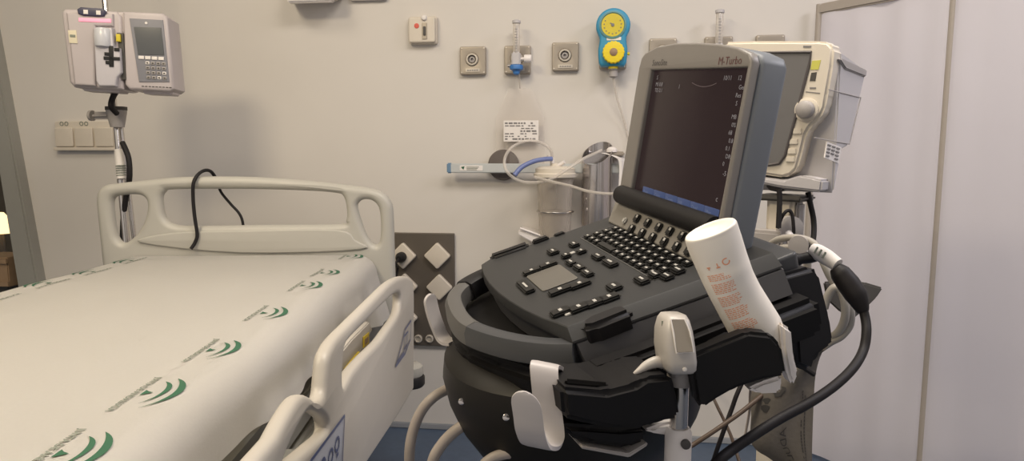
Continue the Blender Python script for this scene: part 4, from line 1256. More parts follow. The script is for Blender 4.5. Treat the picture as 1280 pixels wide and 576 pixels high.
# ================================================================== stand with dock, bowl, holders and hooks
sb_ = UO + UR @ V((0.0, 0.11, -0.1))
SX, SY = sb_.x, sb_.y
st = thing('ultrasound_stand', 'black docking stand under the ultrasound machine with white cable hooks', 'equipment stand', (SX, SY, 0))
def ul(x, y, z): return UO + UR @ V((x, y, z))
dock = [(-0.165, 0.26), (-0.168, 0.0), (-0.150, -0.055), (-0.110, -0.082), (-0.05, -0.092), (0.0, -0.088), (0.06, -0.066), (0.12, -0.038), (0.165, 0.0), (0.185, 0.05), (0.195, 0.15), (0.20, 0.27)]
link('dock_tray', B().prism([ul(x, y, -0.046) for x, y in sp([q for q in dock], 1, False)], -UN * 0.045, 0.010, 3), M['dock'], st)
# bowl under the dock, front lower left
bc = UO + UR @ V((-0.02, 0.055, -0.085))
bax = V((0.10, 0.12, -1)).normalized()
prof = [(0.150, 0.0), (0.166, 0.012), (0.171, 0.035), (0.168, 0.065), (0.158, 0.10), (0.140, 0.135), (0.110, 0.165), (0.06, 0.182), (0.002, 0.186)]
link('round_bowl', B().lathe(bc, bax, prof, 48), M['bowl'], st)
for px, py in ((632, 531), (581, 500)):
    n_ = (CP - bc); n_.z = 0
    p = pt(px, py, 0.74)
    # drop the screw head on the bowl's surface
    best = min(((bc + bax * h + (V((math.cos(a), math.sin(a), 0)) - bax * V((math.cos(a), math.sin(a), 0)).dot(bax)).normalized() * r) for r, h in prof for a in [2 * math.pi * k / 120 for k in range(120)]), key=lambda q: ((q - CP).normalized() - ray(px, py).normalized()).length + 0.05 * (q - CP).length)
    link('bowl_screw', B().lathe(best, (CP - best).normalized(), [(0.004, -0.004), (0.004, 0.002), (0.002, 0.003)], 12), M['steel'], st)

NU = V((0.396, -0.913, 0)).normalized()
VH = V((0.913, 0.396, 0))
PO = pt(760, 490, 0.585)
def fp(px, py, off=0.0): return onpl(px, py, PO + NU * off, NU)
def block(name, pxs, depth, m, off=0.0, bev=0.005):
    n_ = NU.copy()
    return link(name, B().prism([onpl(q[0], q[1], PO + n_ * off, n_) for q in pxs], -n_ * depth, bev, 3), m, st)
block('front_probe_holder', ((702, 485), (760, 490), (795, 481), (809, 472), (841, 469), (847, 488), (853, 524), (827, 528), (810, 536), (775, 538), (738, 532), (705, 524)), 0.085, M['dock'])
# recess liner on top of the front holder
def fz(px, py, z): return onpl(px, py, V((0, 0, z)), V((0, 0, 1)))
zt2 = fp(720, 486).z + 0.002
ins = B().prism([fp(706, 481, -0.012) + V((0, 0, 0.006)), fp(760, 486, -0.012) + V((0, 0, 0.006)), fp(760, 486, -0.05) + V((0, 0, 0.006)), fp(706, 481, -0.05) + V((0, 0, 0.006))], V((0, 0, -0.006)), 0.002)
link('holder_rim', ins, M['bowl'], st)
block('lower_shelf', ((700, 531), (738, 533), (776, 536), (810, 533), (810, 552), (786, 562), (740, 556), (712, 548)), 0.10, M['dock'], -0.01)
block('shelf_edge', ((727, 557), (786, 567), (810, 553), (810, 557), (787, 572), (727, 561)), 0.09, M['mongrey'], -0.008, 0.001)
PO = pt(930, 460, 0.603)
NU0 = NU
NU = -FH
block('bottle_holder', ((866, 443), (900, 429), (935, 415), (965, 418), (978, 433), (984, 470), (952, 475.5), (918, 487), (892, 502), (880, 511.5), (871, 507), (864, 466)), 0.02, M['dock'], 0.0, 0.004)
block('bottle_cup', ((872, 470), (900, 447), (935, 434), (960, 436), (972, 445), (974, 468), (945, 475), (900, 490), (880, 500)), 0.09, M['dock'], -0.018, 0.004)
block('holder_shell', ((934, 487), (952, 478), (978, 470), (978, 484), (976, 492), (950, 493)), 0.06, M['white'], -0.022, 0.003)
block('white_clip', ((977, 404), (990, 412), (993, 446), (999, 468), (992, 484), (985, 470), (978, 433)), 0.022, M['white'], -0.022, 0.003)
PO = pt(760, 490, 0.585)
NU = NU0
block('side_dock', ((930, 362), (950, 352), (1018, 333), (1027, 342), (1036, 380), (1041, 398), (1045.5, 430), (1023, 446), (1017, 467), (996, 458), (994, 430), (960, 415), (935, 400)), 0.06, mat('charcoal_dock_plastic', (0.016, 0.0155, 0.018), 0.5, spec=0.25), -0.09, 0.006)
block('right_dock_wall', ((742, 462), (800, 442), (868, 416), (940, 388), (940, 425), (870, 470), (800, 475), (742, 480)), 0.03, M['dock'], -0.055, 0.006)
# white wedge bracket, post and sleeve
q0, q1 = pt(853, 465, 0.64), pt(848, 540, 0.64)
post_x, post_y = q1.x, q1.y
link('front_post', B().tube([V((post_x, post_y, 0.3)), V((post_x, post_y, q0.z + 0.03))], 0.0085, 18), M['chrome'], st)
link('post_sleeve', B().lathe((post_x, post_y, 0.12), (0, 0, 1), [(0.0125, 0), (0.0125, pt(848, 540, 0.64).z - 0.12), (0.010, pt(848, 533, 0.64).z - 0.12)], 24), M['white'], st)
link('sleeve_bolt', B().lathe(pt(857, 555, 0.627), -FW, [(0.0045, -0.004), (0.0045, 0.002), (0.002, 0.0025)], 14), M['dark'], st)
block('white_bracket', ((806, 538), (828, 530), (852, 526), (852, 538), (844, 546), (815, 542)), 0.04, M['white'], -0.03, 0.003)
link('column', B().tube([V((SX, SY, 0.10)), V((SX, SY, 0.80))], 0.03, 24).tube([V((SX, SY, 0.78)), ul(0.0, 0.11, -0.088)], 0.05, 24), M['mongrey'], st)
lg = B()
for k in range(5):
    a = 2 * math.pi * k / 5 + 0.4
    d = V((math.cos(a), math.sin(a), 0))
    link('base_leg', B().box(V((SX, SY, 0.10)) + d * 0.13, (0.27, 0.045, 0.03), Matrix.Rotation(a, 3, 'Z'), 0.008), M['mongrey'], st)
    link('caster', B().tube([V((SX, SY, 0.045)) + d * 0.25 + V((-d.y, d.x, 0)) * 0.014, V((SX, SY, 0.045)) + d * 0.25 - V((-d.y, d.x, 0)) * 0.014], 0.045, 20), M['black'], st)
link('post_arm', B().tube([V((SX, SY, 0.125)), V((post_x, post_y, 0.125))], 0.012, 12), M['mongrey'], st)

# hooks: bent flat strips
def hook(pts, wv_, th, m, label=None):
    """pts: centre line of the strip, wv_: half width vector"""
    path = smooth_path(pts, 14)
    rings = []
    n = len(path)
    for i, p in enumerate(path):
        d = (path[min(i + 1, n - 1)] - path[max(i - 1, 0)]).normalized()
        nn = d.cross(wv_.normalized()).normalized() * th / 2
        e = 1.0
        hwl = wv_.length
        rest = (path[-1] - p).length
        if i > n // 2 and rest < hwl: e = max(0.12, math.sqrt(max(0, 1 - ((hwl - rest) / hwl) ** 2)))
        w2 = wv_ * e
        rings.append([p + w2 + nn, p + w2 * 0.7 + nn * 1.25, p - w2 * 0.7 + nn * 1.25, p - w2 + nn, p - w2 - nn, p - w2 * 0.7 - nn * 1.25, p + w2 * 0.7 - nn * 1.25, p + w2 - nn])
    o = link('cable_hook', B().loft(rings), m, st)
    return o
# front hook: drops from the dock edge, turns outward and comes up to the left
d0 = 0.60
hw_ = (pt(699, 463, d0) - pt(664, 456, d0)) * 0.5
hook([pt(688, 458, d0 + 0.030), pt(683, 455.5, d0 + 0.014), pt(680, 459, d0 + 0.003), pt(681, 476, d0 - 0.002), pt(684, 505, d0 - 0.004), pt(687, 530, d0 - 0.006), pt(687, 546, d0 - 0.012), pt(681, 556, d0 - 0.022), pt(670, 555, d0 - 0.034), pt(663, 540, d0 - 0.040), pt(660, 520, d0 - 0.042), pt(657, 500, d0 - 0.043), pt(656, 489, d0 - 0.043)], hw_, 0.0035, M['hook'])
# side hook behind the grip, on the left
d1_ = 0.93
hw_ = (RT * 0.55 + FH * 0.83) * 0.012
hook([pt(568, 428, d1_ - 0.02), pt(560, 427, d1_ - 0.01), pt(553, 421, d1_), pt(546, 405, d1_), pt(541, 390, d1_), pt(538, 376, d1_), pt(538, 367, d1_)], hw_, 0.004, M['hook'])

# gel bottle
ctr = [(889, 290), (894, 305), (902.5, 328), (911, 349), (921, 369), (933, 390), (944.5, 410), (954, 430)]
wds = [33, 33, 31.5, 30.5, 30.5, 31.5, 32.5, 30]
dep = [0.621, 0.625, 0.630, 0.634, 0.638, 0.642, 0.646, 0.650]
cs = [pt(c[0], c[1], d) for c, d in zip(ctr, dep)]
NS = 5
cpath = smooth_path(cs, NS)
def wat(i):
    f_ = i / NS; j = min(int(f_), len(wds) - 1); k_ = min(j + 1, len(wds) - 1)
    return (wds[j] + (wds[k_] - wds[j]) * (f_ - j)) * 0.645 / 850
rings = []
NB = 40
frames = []
for i, p in enumerate(cpath):
    d = (cpath[min(i + 1, len(cpath) - 1)] - cpath[max(i - 1, 0)]).normalized()
    if i == 0: d0v = d
    d = (d + d0v * 0.0).normalized()
    a = FW.cross(d).normalized()         # across, as seen
    b_ = d.cross(a).normalized()
    if b_.dot(FW) > 0: b_ = -b_          # toward the viewer
    r = wat(i)
    frames.append((p, a, b_, r, d))
tilt = 0.010
for i, (p, a, b_, r, d) in enumerate(frames):
    flat = 0.62 + 0.30 * min(1, i / 12)
    rings.append([p + a * (math.cos(q) * r) + b_ * (math.sin(q) * r * flat) for q in [2 * math.pi * k / NB for k in range(NB)]])
p, a, b_, r, d = frames[0]
# rounded, slightly dished end tilted to the viewer
endr = []
for sc_, hh in ((0.55, 0.001), (0.80, -0.0015), (0.90, -0.0032), (0.96, -0.0030), (0.99, -0.0016)):
    endr.append([p + d * hh + a * (math.cos(q) * r * sc_) + b_ * (math.sin(q) * r * 0.62 * sc_) for q in [2 * math.pi * k / NB for k in range(NB)]])
gt = thing('gel_bottle', 'white gel bottle with orange print upside down in the holder', 'bottle', (cpath[-1].x, cpath[-1].y, cpath[-1].z - 0.03))
link('body', B().loft(endr + rings), M['gel'], gt, angle=60)
pe, ae, be, re_, de = frames[-1]
link('bottle_neck', B().lathe(pe, de, [(re_ * 0.8, -0.002), (0.012, 0.008), (0.010, 0.014)], 24), M['gel'], gt)
bx = B()
def bot(s, ang, off=0.0004):
    i = max(0, min(len(frames) - 1.001, s * NS)); j = int(i); f_ = i - j
    A_, B_ = frames[j], frames[min(j + 1, len(frames) - 1)]
    p = A_[0].lerp(B_[0], f_); a = A_[1].lerp(B_[1], f_); b_ = A_[2].lerp(B_[2], f_); r = A_[3] + (B_[3] - A_[3]) * f_
    flat = 0.62 + 0.30 * min(1, i / 12)
    return p + a * ((r + off) * math.sin(ang)) + b_ * ((r * flat + off) * math.cos(ang))
sgn = 1 if (pt(900, 300, 0.64) - pt(880, 300, 0.64)).dot(frames[0][1]) > 0 else -1
def dash(s0, s1, a0, a1):
    n = max(1, int(abs(a1 - a0) / 0.15))
    for k in range(n):
        x0, x1 = a0 + (a1 - a0) * k / n, a0 + (a1 - a0) * (k + 1) / n
        bx.poly([bot(s0, sgn * x0), bot(s0, sgn * x1), bot(s1, sgn * x1), bot(s1, sgn * x0)])
s = 2.05
for blk, nl in ((0, 4), (1, 6), (2, 6), (3, 6), (4, 6)):
    for l in range(nl):
        a_ = -1.0
        end = 0.0 - 0.24 * random.random() - 0.1 * (blk == 0)
        while a_ < end:
            wd = random.uniform(0.05, 0.17)
            dash(s, s + 0.045, a_, min(a_ + wd, end))
            a_ += wd + 0.035
        s += 0.098
    s += 0.13
for k in range(3):
    a_ = -0.85 + 0.36 * k
    if k == 0:
        dash(1.62, 1.68, a_, a_ + 0.14); dash(1.68, 1.76, a_ + 0.04, a_ + 0.09)
    elif k == 1:
        dash(1.52, 1.72, a_ + 0.05, a_ + 0.09); dash(1.70, 1.76, a_, a_ + 0.15)
    else:
        for q in range(10):
            g0_, g1_ = 2 * math.pi * q / 12, 2 * math.pi * (q + 1) / 12
            bx.poly([bot(1.58 + 0.17 * math.sin(g) * rr_, sgn * (a_ + 0.05 + 0.15 * math.cos(g) * rr_)) for g, rr_ in ((g0_, 1), (g1_, 1), (g1_, 0.7), (g0_, 0.7))])
link('orange_print', bx, M['orange'], gt)

# white handheld head clipped on the post
hd_ = 0.595
e_f = pt(846, 395, hd_)
t = thing('handheld_scanner', 'white handheld device with taupe insert clipped upright on front post', 'scanner', pt(846, 466, 0.60))
ds = hd_ / 850
fR = Matrix((RT, -UP, FW)).transposed() @ rot('Y', -3)
cP = pt(845.5, 428, hd_ + 0.018)
def hf(px, py, z): return cP + (fR @ V(((px - 845.5) * ds, (py - 428) * ds, z)))
ringsh = []
for py, x0, x1, zf, zb in ((390.5, 836, 853, -0.002, 0.016), (392, 831, 857, -0.008, 0.022), (398, 827.5, 860, -0.013, 0.026), (412, 824, 863, -0.017, 0.028), (432, 823.5, 865.5, -0.019, 0.029), (450, 826, 867, -0.020, 0.029), (460, 829, 867, -0.018, 0.028), (465, 832, 865, -0.013, 0.024), (466.5, 837, 860, -0.006, 0.016)):
    rg_ = []
    cx_, hw2, cz_, hz = (x0 + x1) / 2, (x1 - x0) / 2, (zf + zb) / 2, (zb - zf) / 2
    for k in range(24):
        q = 2 * math.pi * k / 24
        ex = 0.42
        cxx = math.copysign(abs(math.cos(q)) ** ex, math.cos(q)); szz = math.copysign(abs(math.sin(q)) ** ex, math.sin(q))
        rg_.append(hf(cx_ + hw2 * cxx, py, cz_ + hz * szz))
    ringsh.append(rg_)
scw = mat('warm_grey_white_plastic', (0.50, 0.47, 0.44), 0.38, var=0.015)
link('housing', B().loft(ringsh), scw, t, angle=60)
ins = [(833, 396), (850, 395.5), (854.5, 410), (858, 435), (836.5, 436), (833.5, 412)]
zin = {396: -0.0120, 395.5: -0.0118, 410: -0.0172, 435: -0.0200, 436: -0.0200, 412: -0.0176}
link('front_insert', B().prism([hf(x, y, zin[y] - 0.0026) for x, y in ins], fR @ V((0, 0, 0.004)), 0.0008), M['gripgrey'], t)
link('insert_rim', B().tube([hf(x, y, zin[y] - 0.0014) for x, y in ins], 0.0009, 6, closed=True), M['paper'], t)
link('led', B().lathe(hf(848, 457, -0.0190), fR @ V((0, 0, -1)), [(0.0022, -0.001), (0.0018, 0.0008), (0.0002, 0.0012)], 12), M['paper'], t)
bx = B()
for k in range(5):
    bx.box(hf(826.5 + 0.5 * k, 404 + 7 * k, -0.002), (0.0012, 0.006, 0.002), fR)
link('side_print', bx, M['ink'], t)
link('curved_arm', B().tube([hf(838, 457, 0.008), hf(822, 454.5, 0.006), hf(809, 458, 0.004), hf(799, 463.5, 0.002), hf(791, 468.5, 0.002)], [0.0060, 0.0055, 0.0046, 0.0032, 0.0015], 12, smooth=5), scw, t)
link('post_clip', B().lathe(V((post_x, post_y, pt(853, 478, 0.64).z)), (0, 0, 1), [(0.011, 0), (0.012, 0.004), (0.012, 0.02)], 20).tube([hf(850, 462, 0.012), V((post_x, post_y, pt(853, 470, 0.64).z))], 0.008, 12), M['mongrey'], t)

# ================================================================== patient monitor
MA = math.radians(44)
md = 1.36
MU = RT * math.cos(MA) - FH * math.sin(MA)      # along the face, to the right and nearer
MB_ = RT * math.sin(MA) + FH * math.cos(MA)     # back into the case
mO = pt(1000, 140, md)
def mf(px, py, off=0.0): return onpl(px, py, mO - MB_ * off, MB_)
t = thing('patient_monitor', 'cream patient monitor with grey screen and round knob behind ultrasound', 'monitor', mf(1000, 232) + MB_ * 0.05)
face = [(905, 52), (943, 51), (1022, 51), (1035, 52), (1042, 60), (1040, 84), (1034, 118), (1031, 135), (1024, 148), (1012, 159), (1007, 168), (1002, 190), (996, 211), (988, 219), (978, 222), (958, 219), (930, 214), (890, 206)]
link('face_frame', B().prism([mf(*q) for q in face], MB_ * 0.05, 0.006, 3), M['cream'], t)
S0 = mf(1041, 100)
def ms(px, py, off=0.0): return onpl(px, py, S0 + MU * off, MU)
link('case', B().prism([mf(1041, 100) + MB_ * 0.035 + V((0, 0, ms(1041, 61).z - mf(1041, 100).z))] + [ms(*q) for q in ((1083, 88), (1075, 122), (1062, 181), (1052, 187), (1042, 243))] + [mf(1041, 100) + MB_ * 0.035 + V((0, 0, ms(1036, 238).z - mf(1041, 100).z))], -MU * 0.24, 0.006, 3), M['monbody'], t)
link('carry_handle', B().prism([ms(*q, 0.004) for q in ((1050, 74), (1053, 72.5), (1084, 87.5), (1083, 96), (1058, 86))], -MU * 0.02, 0.002), M['mongrey'], t)
mscr = [(915, 66), (1014, 65), (1011, 82), (996, 140), (981, 194), (974, 204), (962, 206), (900, 198)]
link('screen', B().prism([mf(*q, 0.002) for q in mscr], MB_ * 0.01, 0.002), M['monscreen'], t)
bx = B().tube([mf(*q, 0.002) for q in mscr], 0.003, 8, closed=True)
link('screen_edge', bx, M['monedge'], t)
kO = mf(1008, 137, 0.002)
link('rotary_knob', B().lathe(kO, -MB_, [(0.018, 0), (0.0175, 0.010), (0.016, 0.016), (0.012, 0.019), (0.001, 0.020)], 28).lathe(kO, -MB_, [(0.023, -0.003), (0.023, 0.002), (0.019, 0.003)], 28, mi=1), [M['mongrey'], M['cream']], t)
for px, py in ((997, 164), (992, 177), (990, 189), (988, 199)):
    link('button', B().box(mf(px, py, 0.001), (0.018, 0.004, 0.012), Matrix((MU, MB_, V((0, 0, 1)))).transposed(), 0.0015), M['cream'], t)
link('yellow_sticker', B().prism([mf(*q, 0.001) for q in ((1015, 76), (1026, 75), (1023, 87), (1013, 87))], MB_ * 0.002), mat('lime_sticker', (0.55, 0.53, 0.10), 0.6), t)
link('dark_sticker', B().prism([mf(*q, 0.001) for q in ((1014, 91), (1021, 90), (1019, 101), (1012, 101))], MB_ * 0.002), M['dark'], t)
bx = B()
for q in (((1012, 109), (1020, 109), (1020, 111), (1012, 111)), ((1007, 114), (1025, 116), (1025, 117), (1007, 115)), ((1004, 57), (1014, 57), (1014, 59.5), (1004, 59.5)), ((989, 162), (991, 162), (991, 165), (989, 165))):
    bx.prism([mf(*p, 0.0008) for p in q], MB_ * 0.002)
link('face_print', bx, M['print'], t)
bx = B().prism([ms(*q, 0.001) for q in ((1034, 177), (1052, 184), (1048, 204), (1031, 197))], -MU * 0.002)
for j in range(4):
    for i in range(3):
        if random.random() < 0.85:
            x, y = 1035.5 + 5.4 * i - 0.8 * j, 180 + 4.4 * j + 2.0 * i
            bx.prism([ms(*q, 0.0025) for q in ((x, y), (x + 4, y + 1.4), (x + 3.7, y + 3), (x - 0.3, y + 1.6))], -MU * 0.001, mi=1)
link('side_label', bx, [M['paper'], M['print']], t)
bx = B()
for q in (((1036, 112), (1076, 122)), ((1018, 172), (1062, 180)), ((1076, 122), (1062, 180))):
    bx.tube([ms(*q[0], 0.0005), ms(*q[1], 0.0005)], 0.0012, 6)
link('panel_seam', bx, M['mongrey'], t)
link('recorder_module', B().prism([mf(*q, 0.004) for q in ((900, 214), (958, 222), (980, 225), (1000, 219), (1016, 222), (1028, 225), (1026, 240), (975, 234), (955, 230), (900, 222))], MB_ * 0.05, 0.004), M['monbody'], t)
link('module_foot', B().prism([mf(*q, -0.03) for q in ((957, 232), (980, 237), (972, 240), (962, 238))], MB_ * 0.06, 0.001), M['dark'], t)

# monitor stand
mc = pt(978, 300, 1.44)
t = thing('monitor_stand', 'cream post holding the patient monitor behind the ultrasound machine', 'monitor stand', (mc.x, mc.y, 0))
MR = Matrix((MU, MB_, V((0, 0, 1)))).transposed()
mtop = mf(980, 234).z - 0.022
link('column', B().box(V((mc.x, mc.y, (mtop + 0.1) / 2)), (0.058, 0.05, mtop - 0.1), MR, 0.008), M['cream'], t)
link('column_trim', B().box(V((mc.x, mc.y, (mtop + 0.1) / 2)) + MU * 0.033, (0.010, 0.035, mtop - 0.12), MR, 0.004), M['mongrey'], t)
ov = pt(986, 285, 1.40)
link('cable_pulley', B().lathe(ov, -FH, [(0.026, 0), (0.026, 0.012), (0.020, 0.014)], 28, sx=1.0), M['mongrey'], t)
bx = B().box(V((mc.x, mc.y, 0.07)), (0.5, 0.06, 0.04), MR, 0.012).box(V((mc.x, mc.y, 0.07)), (0.06, 0.5, 0.04), MR, 0.012)
link('base', bx, M['mongrey'], t)
for sx, sy in ((0.22, 0), (-0.22, 0), (0, 0.22), (0, -0.22)):
    c = V((mc.x, mc.y, 0.025)) + MU * sx + MB_ * sy
    link('caster', B().tube([c - MU * 0.012, c + MU * 0.012], 0.025, 16).tube([c, c + V((0, 0, 0.03))], 0.006, 8), M['black'], t)
link('mount_head', B().box(V((mc.x, mc.y, mtop - 0.001)), (0.10, 0.08, 0.012), MR, 0.004), M['dark'], t)
br = pt(962, 308, 1.42)
link('cuff_hook', B().tube([V((mc.x, mc.y, pt(1010, 425, 1.36).z)), pt(1015, 428, 1.36), pt(1022, 428, 1.345), pt(1022, 420, 1.335)], 0.006, 10, smooth=4), M['steel'], t)
link('grey_bracket', B().box(V((br.x, br.y, br.z)), (0.07, 0.05, 0.07), MR, 0.006), M['mongrey'], t)

# ================================================================== cuffs and cables on the right
cd_ = 1.33
def cz(px, py, off=0.0): return pt(px, py, cd_ + off)
t = thing('blood_pressure_cuff', 'long olive grey cuff with dark print hanging below the dock', 'pressure cuff', cz(975, 576))
g = bmesh.new()
lft = [(1003, 440), (968, 465), (943, 490), (941, 520), (940, 552), (962, 568), (984, 590), (990, 640)]
rgt = [(1030, 425), (1022, 445), (1018, 470), (1016, 500), (1013, 535), (1010, 568), (1008, 600), (1006, 640)]
lp = smooth_path([cz(*q, 0.02) for q in lft], 4); rp = smooth_path([cz(*q) for q in rgt], 4)
rows = []
for i, (l, r) in enumerate(zip(lp, rp)):
    row = []
    for j in range(9):
        p = l.lerp(r, j / 8)
        row.append(g.verts.new(p + FH * (0.006 * math.sin(j * 0.8 + i * 0.25) - 0.012 * math.sin(j / 8 * math.pi))))
    rows.append(row)
for i in range(len(rows) - 1):
    for j in range(8):
        g.faces.new((rows[i][j], rows[i][j + 1], rows[i + 1][j + 1], rows[i + 1][j]))
bmesh.ops.recalc_face_normals(g, faces=g.faces)
bmesh.ops.solidify(g, geom=list(g.faces), thickness=0.008)
link('cuff_fabric', B()._merge(g, 0), M['cuff'], t)
bx = B()
Rc = Matrix((RT, -UP, FW)).transposed()
def cf(x, y):  # print laid on the cuff, text running down it
    return None
def cuffpt(i, j, off=-0.0016):
    i = max(0, min(len(lp) - 1.001, i)); i0 = int(i); fr = i - i0
    l = lp[i0].lerp(lp[i0 + 1], fr); r = rp[i0].lerp(rp[i0 + 1], fr)
    p = l.lerp(r, j / 8)
    return p + FH * (0.006 * math.sin(j * 0.8 + i * 0.25) - 0.012 * math.sin(j / 8 * math.pi) - 0.0105)
bx.text('ADULT', 2.6, lambda x, y, z: cuffpt(14.2 + x * 0.9, 4.2 - y * 0.5), 0)
for i0, i1, j in ((9, 22, 6.2), (10, 24, 6.6)):
    for k in range(int((i1 - i0) * 2)):
        if random.random() < 0.8:
            a = i0 + k * 0.5
            bx.poly([cuffpt(a, j), cuffpt(a + 0.4, j), cuffpt(a + 0.4, j + 0.14), cuffpt(a, j + 0.14)])
for (i0, j0, s_) in ((8.0, 2.6, 0.9), (9.4, 1.4, 0.5), (10.6, 1.2, 0.6), (8.3, 1.0, 0.35)):
    bx.poly([cuffpt(i0 + s_ * math.cos(q), j0 + s_ * 0.8 * math.sin(q) * (1 + 0.3 * math.cos(3 * q))) for q in [2 * math.pi * k / 12 for k in range(12)]][::-1])
link('cuff_print', bx, M['cuffprint'], t)
link('cuff_strap', B().tube([cz(994, 455, -0.03), cz(1006, 460, -0.03), cz(1018, 468, -0.03)], 0.005, 8), M['black'], t)

t = B()
fd = 1.30
fpnts = [(1030, 353), (1040, 352), (1060, 353), (1082, 353.5), (1104, 360), (1096, 372), (1082, 386), (1068, 398), (1050, 390), (1034, 375)]
t.prism([pt(x, y, fd + 0.0004 * (x - 1030)) for x, y in fpnts], FH * 0.012 + RT * 0.003, 0.003)
tag(link('cuff_flap', t, M['flap']), 'dark pointed fabric cuff sticking out right of the dock', 'pressure cuff')

def cab(name, pts, r, m, label, smooth=8, seg=12):
    return tag(link(name, B().tube([pt(*q) for q in pts], r, seg, smooth=smooth), m), label, 'cable')
# the thick probe cable with plug, label wrap and strain relief
t = thing('probe_cable', 'thick black probe cable with white label hanging in a curve at right', 'cable', pt(1060, 360, 0.80))
link('cord', B().tube([pt(*q) for q in ((1062, 358, 0.79), (1074, 374, 0.785), (1081, 395, 0.78), (1083, 415, 0.77), (1079, 438, 0.76), (1066, 460, 0.74), (1043, 482, 0.72), (1012, 503, 0.70), (975, 523, 0.685), (940, 545, 0.67), (915, 562, 0.66), (896, 578, 0.65), (880, 600, 0.65), (868, 640, 0.66))], 0.0052, 14, smooth=8), M['cable'], t)
link('plug', B().tube([pt(*q) for q in ((940, 336, 0.84), (985, 327, 0.82), (996, 324.5, 0.82), (1001, 323.5, 0.82), (1013, 321.5, 0.82), (1022, 320, 0.82))], [0.010, 0.0105, 0.0085, 0.0065, 0.0072, 0.006], 14), M['black'], t)
bx = B().tube([pt(*q) for q in ((1014, 311, 0.82), (1022, 315, 0.815), (1034, 322, 0.81), (1047, 331, 0.80))], [0.007, 0.0098, 0.0098, 0.008], 14, smooth=4)
for k in range(5):
    p = pt(1020 + 5 * k, 312.5 + 3.1 * k, 0.803)
    bx.box(p, (0.0022, 0.001, 0.008), Matrix((RT, FW, UP)).transposed() @ rot('Y', 30), mi=1)
link('label_wrap', bx, [M['paper'], M['ink']], t)
link('strain_relief', B().tube([pt(*q) for q in ((1044, 334, 0.80), (1050, 341, 0.798), (1060, 354, 0.793), (1070, 369, 0.787), (1076, 382, 0.784), (1079, 390, 0.782))], [0.007, 0.0115, 0.0130, 0.0125, 0.009, 0.006], 14, smooth=4), M['cable'], t)
cab('sensor_cable', ((958, 312, 1.40), (966, 303, 1.36), (978, 298, 1.33), (996, 297, 1.30), (1012, 301, 1.29), (1022, 310, 1.28), (1030, 330, 1.27), (1040, 350, 1.27), (1054, 366, 1.27), (1063, 385, 1.27), (1063, 405, 1.28), (1052, 420, 1.29), (1038, 428, 1.31), (1020, 440, 1.34)), 0.0068, M['greycable'], 'upper grey sensor cable looping right of the ultrasound machine')
cab('sensor_cable', ((958, 320, 1.40), (966, 314, 1.36), (982, 309, 1.32), (998, 310, 1.31), (1008, 318, 1.31), (1010, 330, 1.31), (1008, 360, 1.32), (1004, 430, 1.35)), 0.0064, M['greycable'], 'lower grey sensor cable behind the black probe plug')
cab('sensor_cable', ((1030, 385, 1.28), (1034, 372, 1.275), (1042, 360, 1.265), (1050, 362, 1.26), (1056, 378, 1.26), (1056, 398, 1.27), (1048, 415, 1.29), (1034, 424, 1.32), (1018, 432, 1.35)), 0.0078, M['greycable'], 'grey cable bundle draped over the dark cuff flap')
cab('sensor_cable', ((986, 292, 1.38), (989, 300, 1.36), (990, 315, 1.36), (988, 345, 1.37)), 0.0078, M['monbody'], 'short white cable dropping beside the monitor stand')
cab('monitor_lead', ((1010, 240, 1.40), (1013, 255, 1.40), (1017, 275, 1.40), (1017, 295, 1.39), (1013, 315, 1.38), (1008, 340, 1.37)), 0.0055, M['cable'], 'black lead dropping from the monitor in front of the screen')
cab('monitor_lead', ((974, 236, 1.36), (974.5, 250, 1.36), (974, 265, 1.36), (973, 285, 1.36)), 0.0052, M['cable'], 'short black lead hanging in front of the cream monitor post')
cab('monitor_lead', ((972, 285, 1.38), (978, 270, 1.37), (985, 263, 1.37), (990, 268, 1.37), (992, 285, 1.37), (992, 300, 1.38)), 0.0035, M['cable'], 'thin black lead arched around the grey pulley of the monitor post')
t = B().lathe(pt(998, 306, 1.29), FH + RT * 0.5, [(0.004, -0.005), (0.018, -0.004), (0.018, 0.004), (0.004, 0.005)], 24)
tag(link('cable_clip', t, M['mongrey']), 'grey oval cable clip above the black probe plug', 'clip')

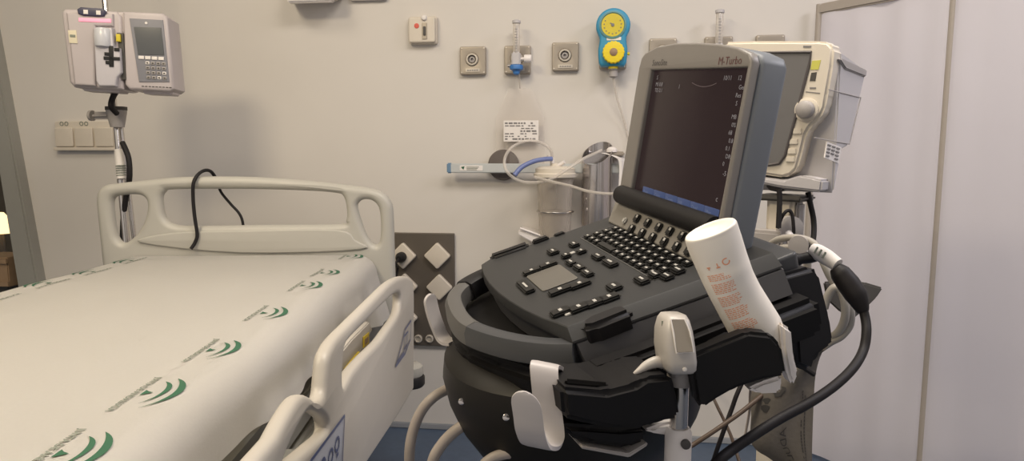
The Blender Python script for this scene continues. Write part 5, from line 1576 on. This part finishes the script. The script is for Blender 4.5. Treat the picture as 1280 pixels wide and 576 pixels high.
# thin cables crossing below the bottle holder
def pw(px, py, off=0.01): return tuple(onw(px, py, off))
def cab3(name, pts, r, m, label):
    path = smooth_path([pt(*q) if q[0] > 20 else V(q) for q in pts], 8)
    for p in path:
        p.z = max(p.z, r + 0.002)
    return tag(link(name, B().tube(path, r, 10), m), label, 'cable')
cab3('thin_cable', (pw(862, 430), pw(880, 470), (893, 500, 2.0), (905, 525, 1.9), (915, 548, 1.8), (924, 576, 1.75), (932, 598, 1.75), tuple(fz(945, 640, 0.008)), tuple(fz(990, 680, 0.008))), 0.0046, M['browncable'], 'thin brown cable slanting down right under the bottle holder')
cab3('thin_cable', ((972, 380, 1.42), (950, 430, 1.38), (924, 486, 1.36), (915, 510, 1.36), (904, 540, 1.36), (893, 572, 1.38), (886, 600, 1.45), tuple(fz(880, 700, 0.008)), tuple(fz(850, 720, 0.008))), 0.0046, M['cable'], 'thin black cable slanting down left under the bottle holder')
cab3('thin_cable', ((962, 486, 1.35), (945, 500, 1.33), (925, 516, 1.32), (895, 537, 1.31), (866, 556, 1.31), (830, 580, 1.33), tuple(fz(770, 660, 0.008)), tuple(fz(740, 680, 0.008))), 0.0046, M['browncable'], 'brown cable crossing from the cuff to the white post')
cab3('thin_cable', ((944, 470, 1.37), (938, 488, 1.38), (937, 510, 1.39), (934, 530, 1.40), (928, 550, 1.41), (905, 572, 1.43), tuple(fz(872, 620, 0.008)), tuple(fz(850, 650, 0.008))), 0.0026, M['hose'], 'very thin pale cable beside the olive cuff')

# hoses at lower left of the stand
cab3('grey_hose', ((590, 478, 0.93), (572, 483, 0.95), (556, 488, 0.94), (540, 498, 0.93), (526, 515, 0.93), (516, 540, 0.93), (512, 565, 0.93), (513, 600, 0.94), (520, 700, 0.98), tuple(fz(540, 900, 0.008)), tuple(fz(600, 930, 0.008))), 0.0072, M['hose'], 'taupe hose curving out left from behind the black bowl')
cab3('grey_hose', ((615, 518, 0.84), (598, 524, 0.86), (582, 530, 0.86), (566, 541, 0.86), (552, 556, 0.86), (541, 576, 0.86), (536, 610, 0.87), (540, 700, 0.90), tuple(fz(570, 960, 0.008)), tuple(fz(620, 1000, 0.008))), 0.0072, M['hose'], 'second taupe hose emerging under the lower edge of the bowl')
cab3('grey_hose', ((668, 562, 0.76), (650, 566, 0.78), (632, 567, 0.78), (614, 573, 0.78), (600, 588, 0.78), (592, 620, 0.79), (596, 720, 0.82), tuple(fz(620, 1010, 0.008)), tuple(fz(660, 1040, 0.008))), 0.0062, M['hose'], 'short taupe hose arc at the bottom edge under the hook')
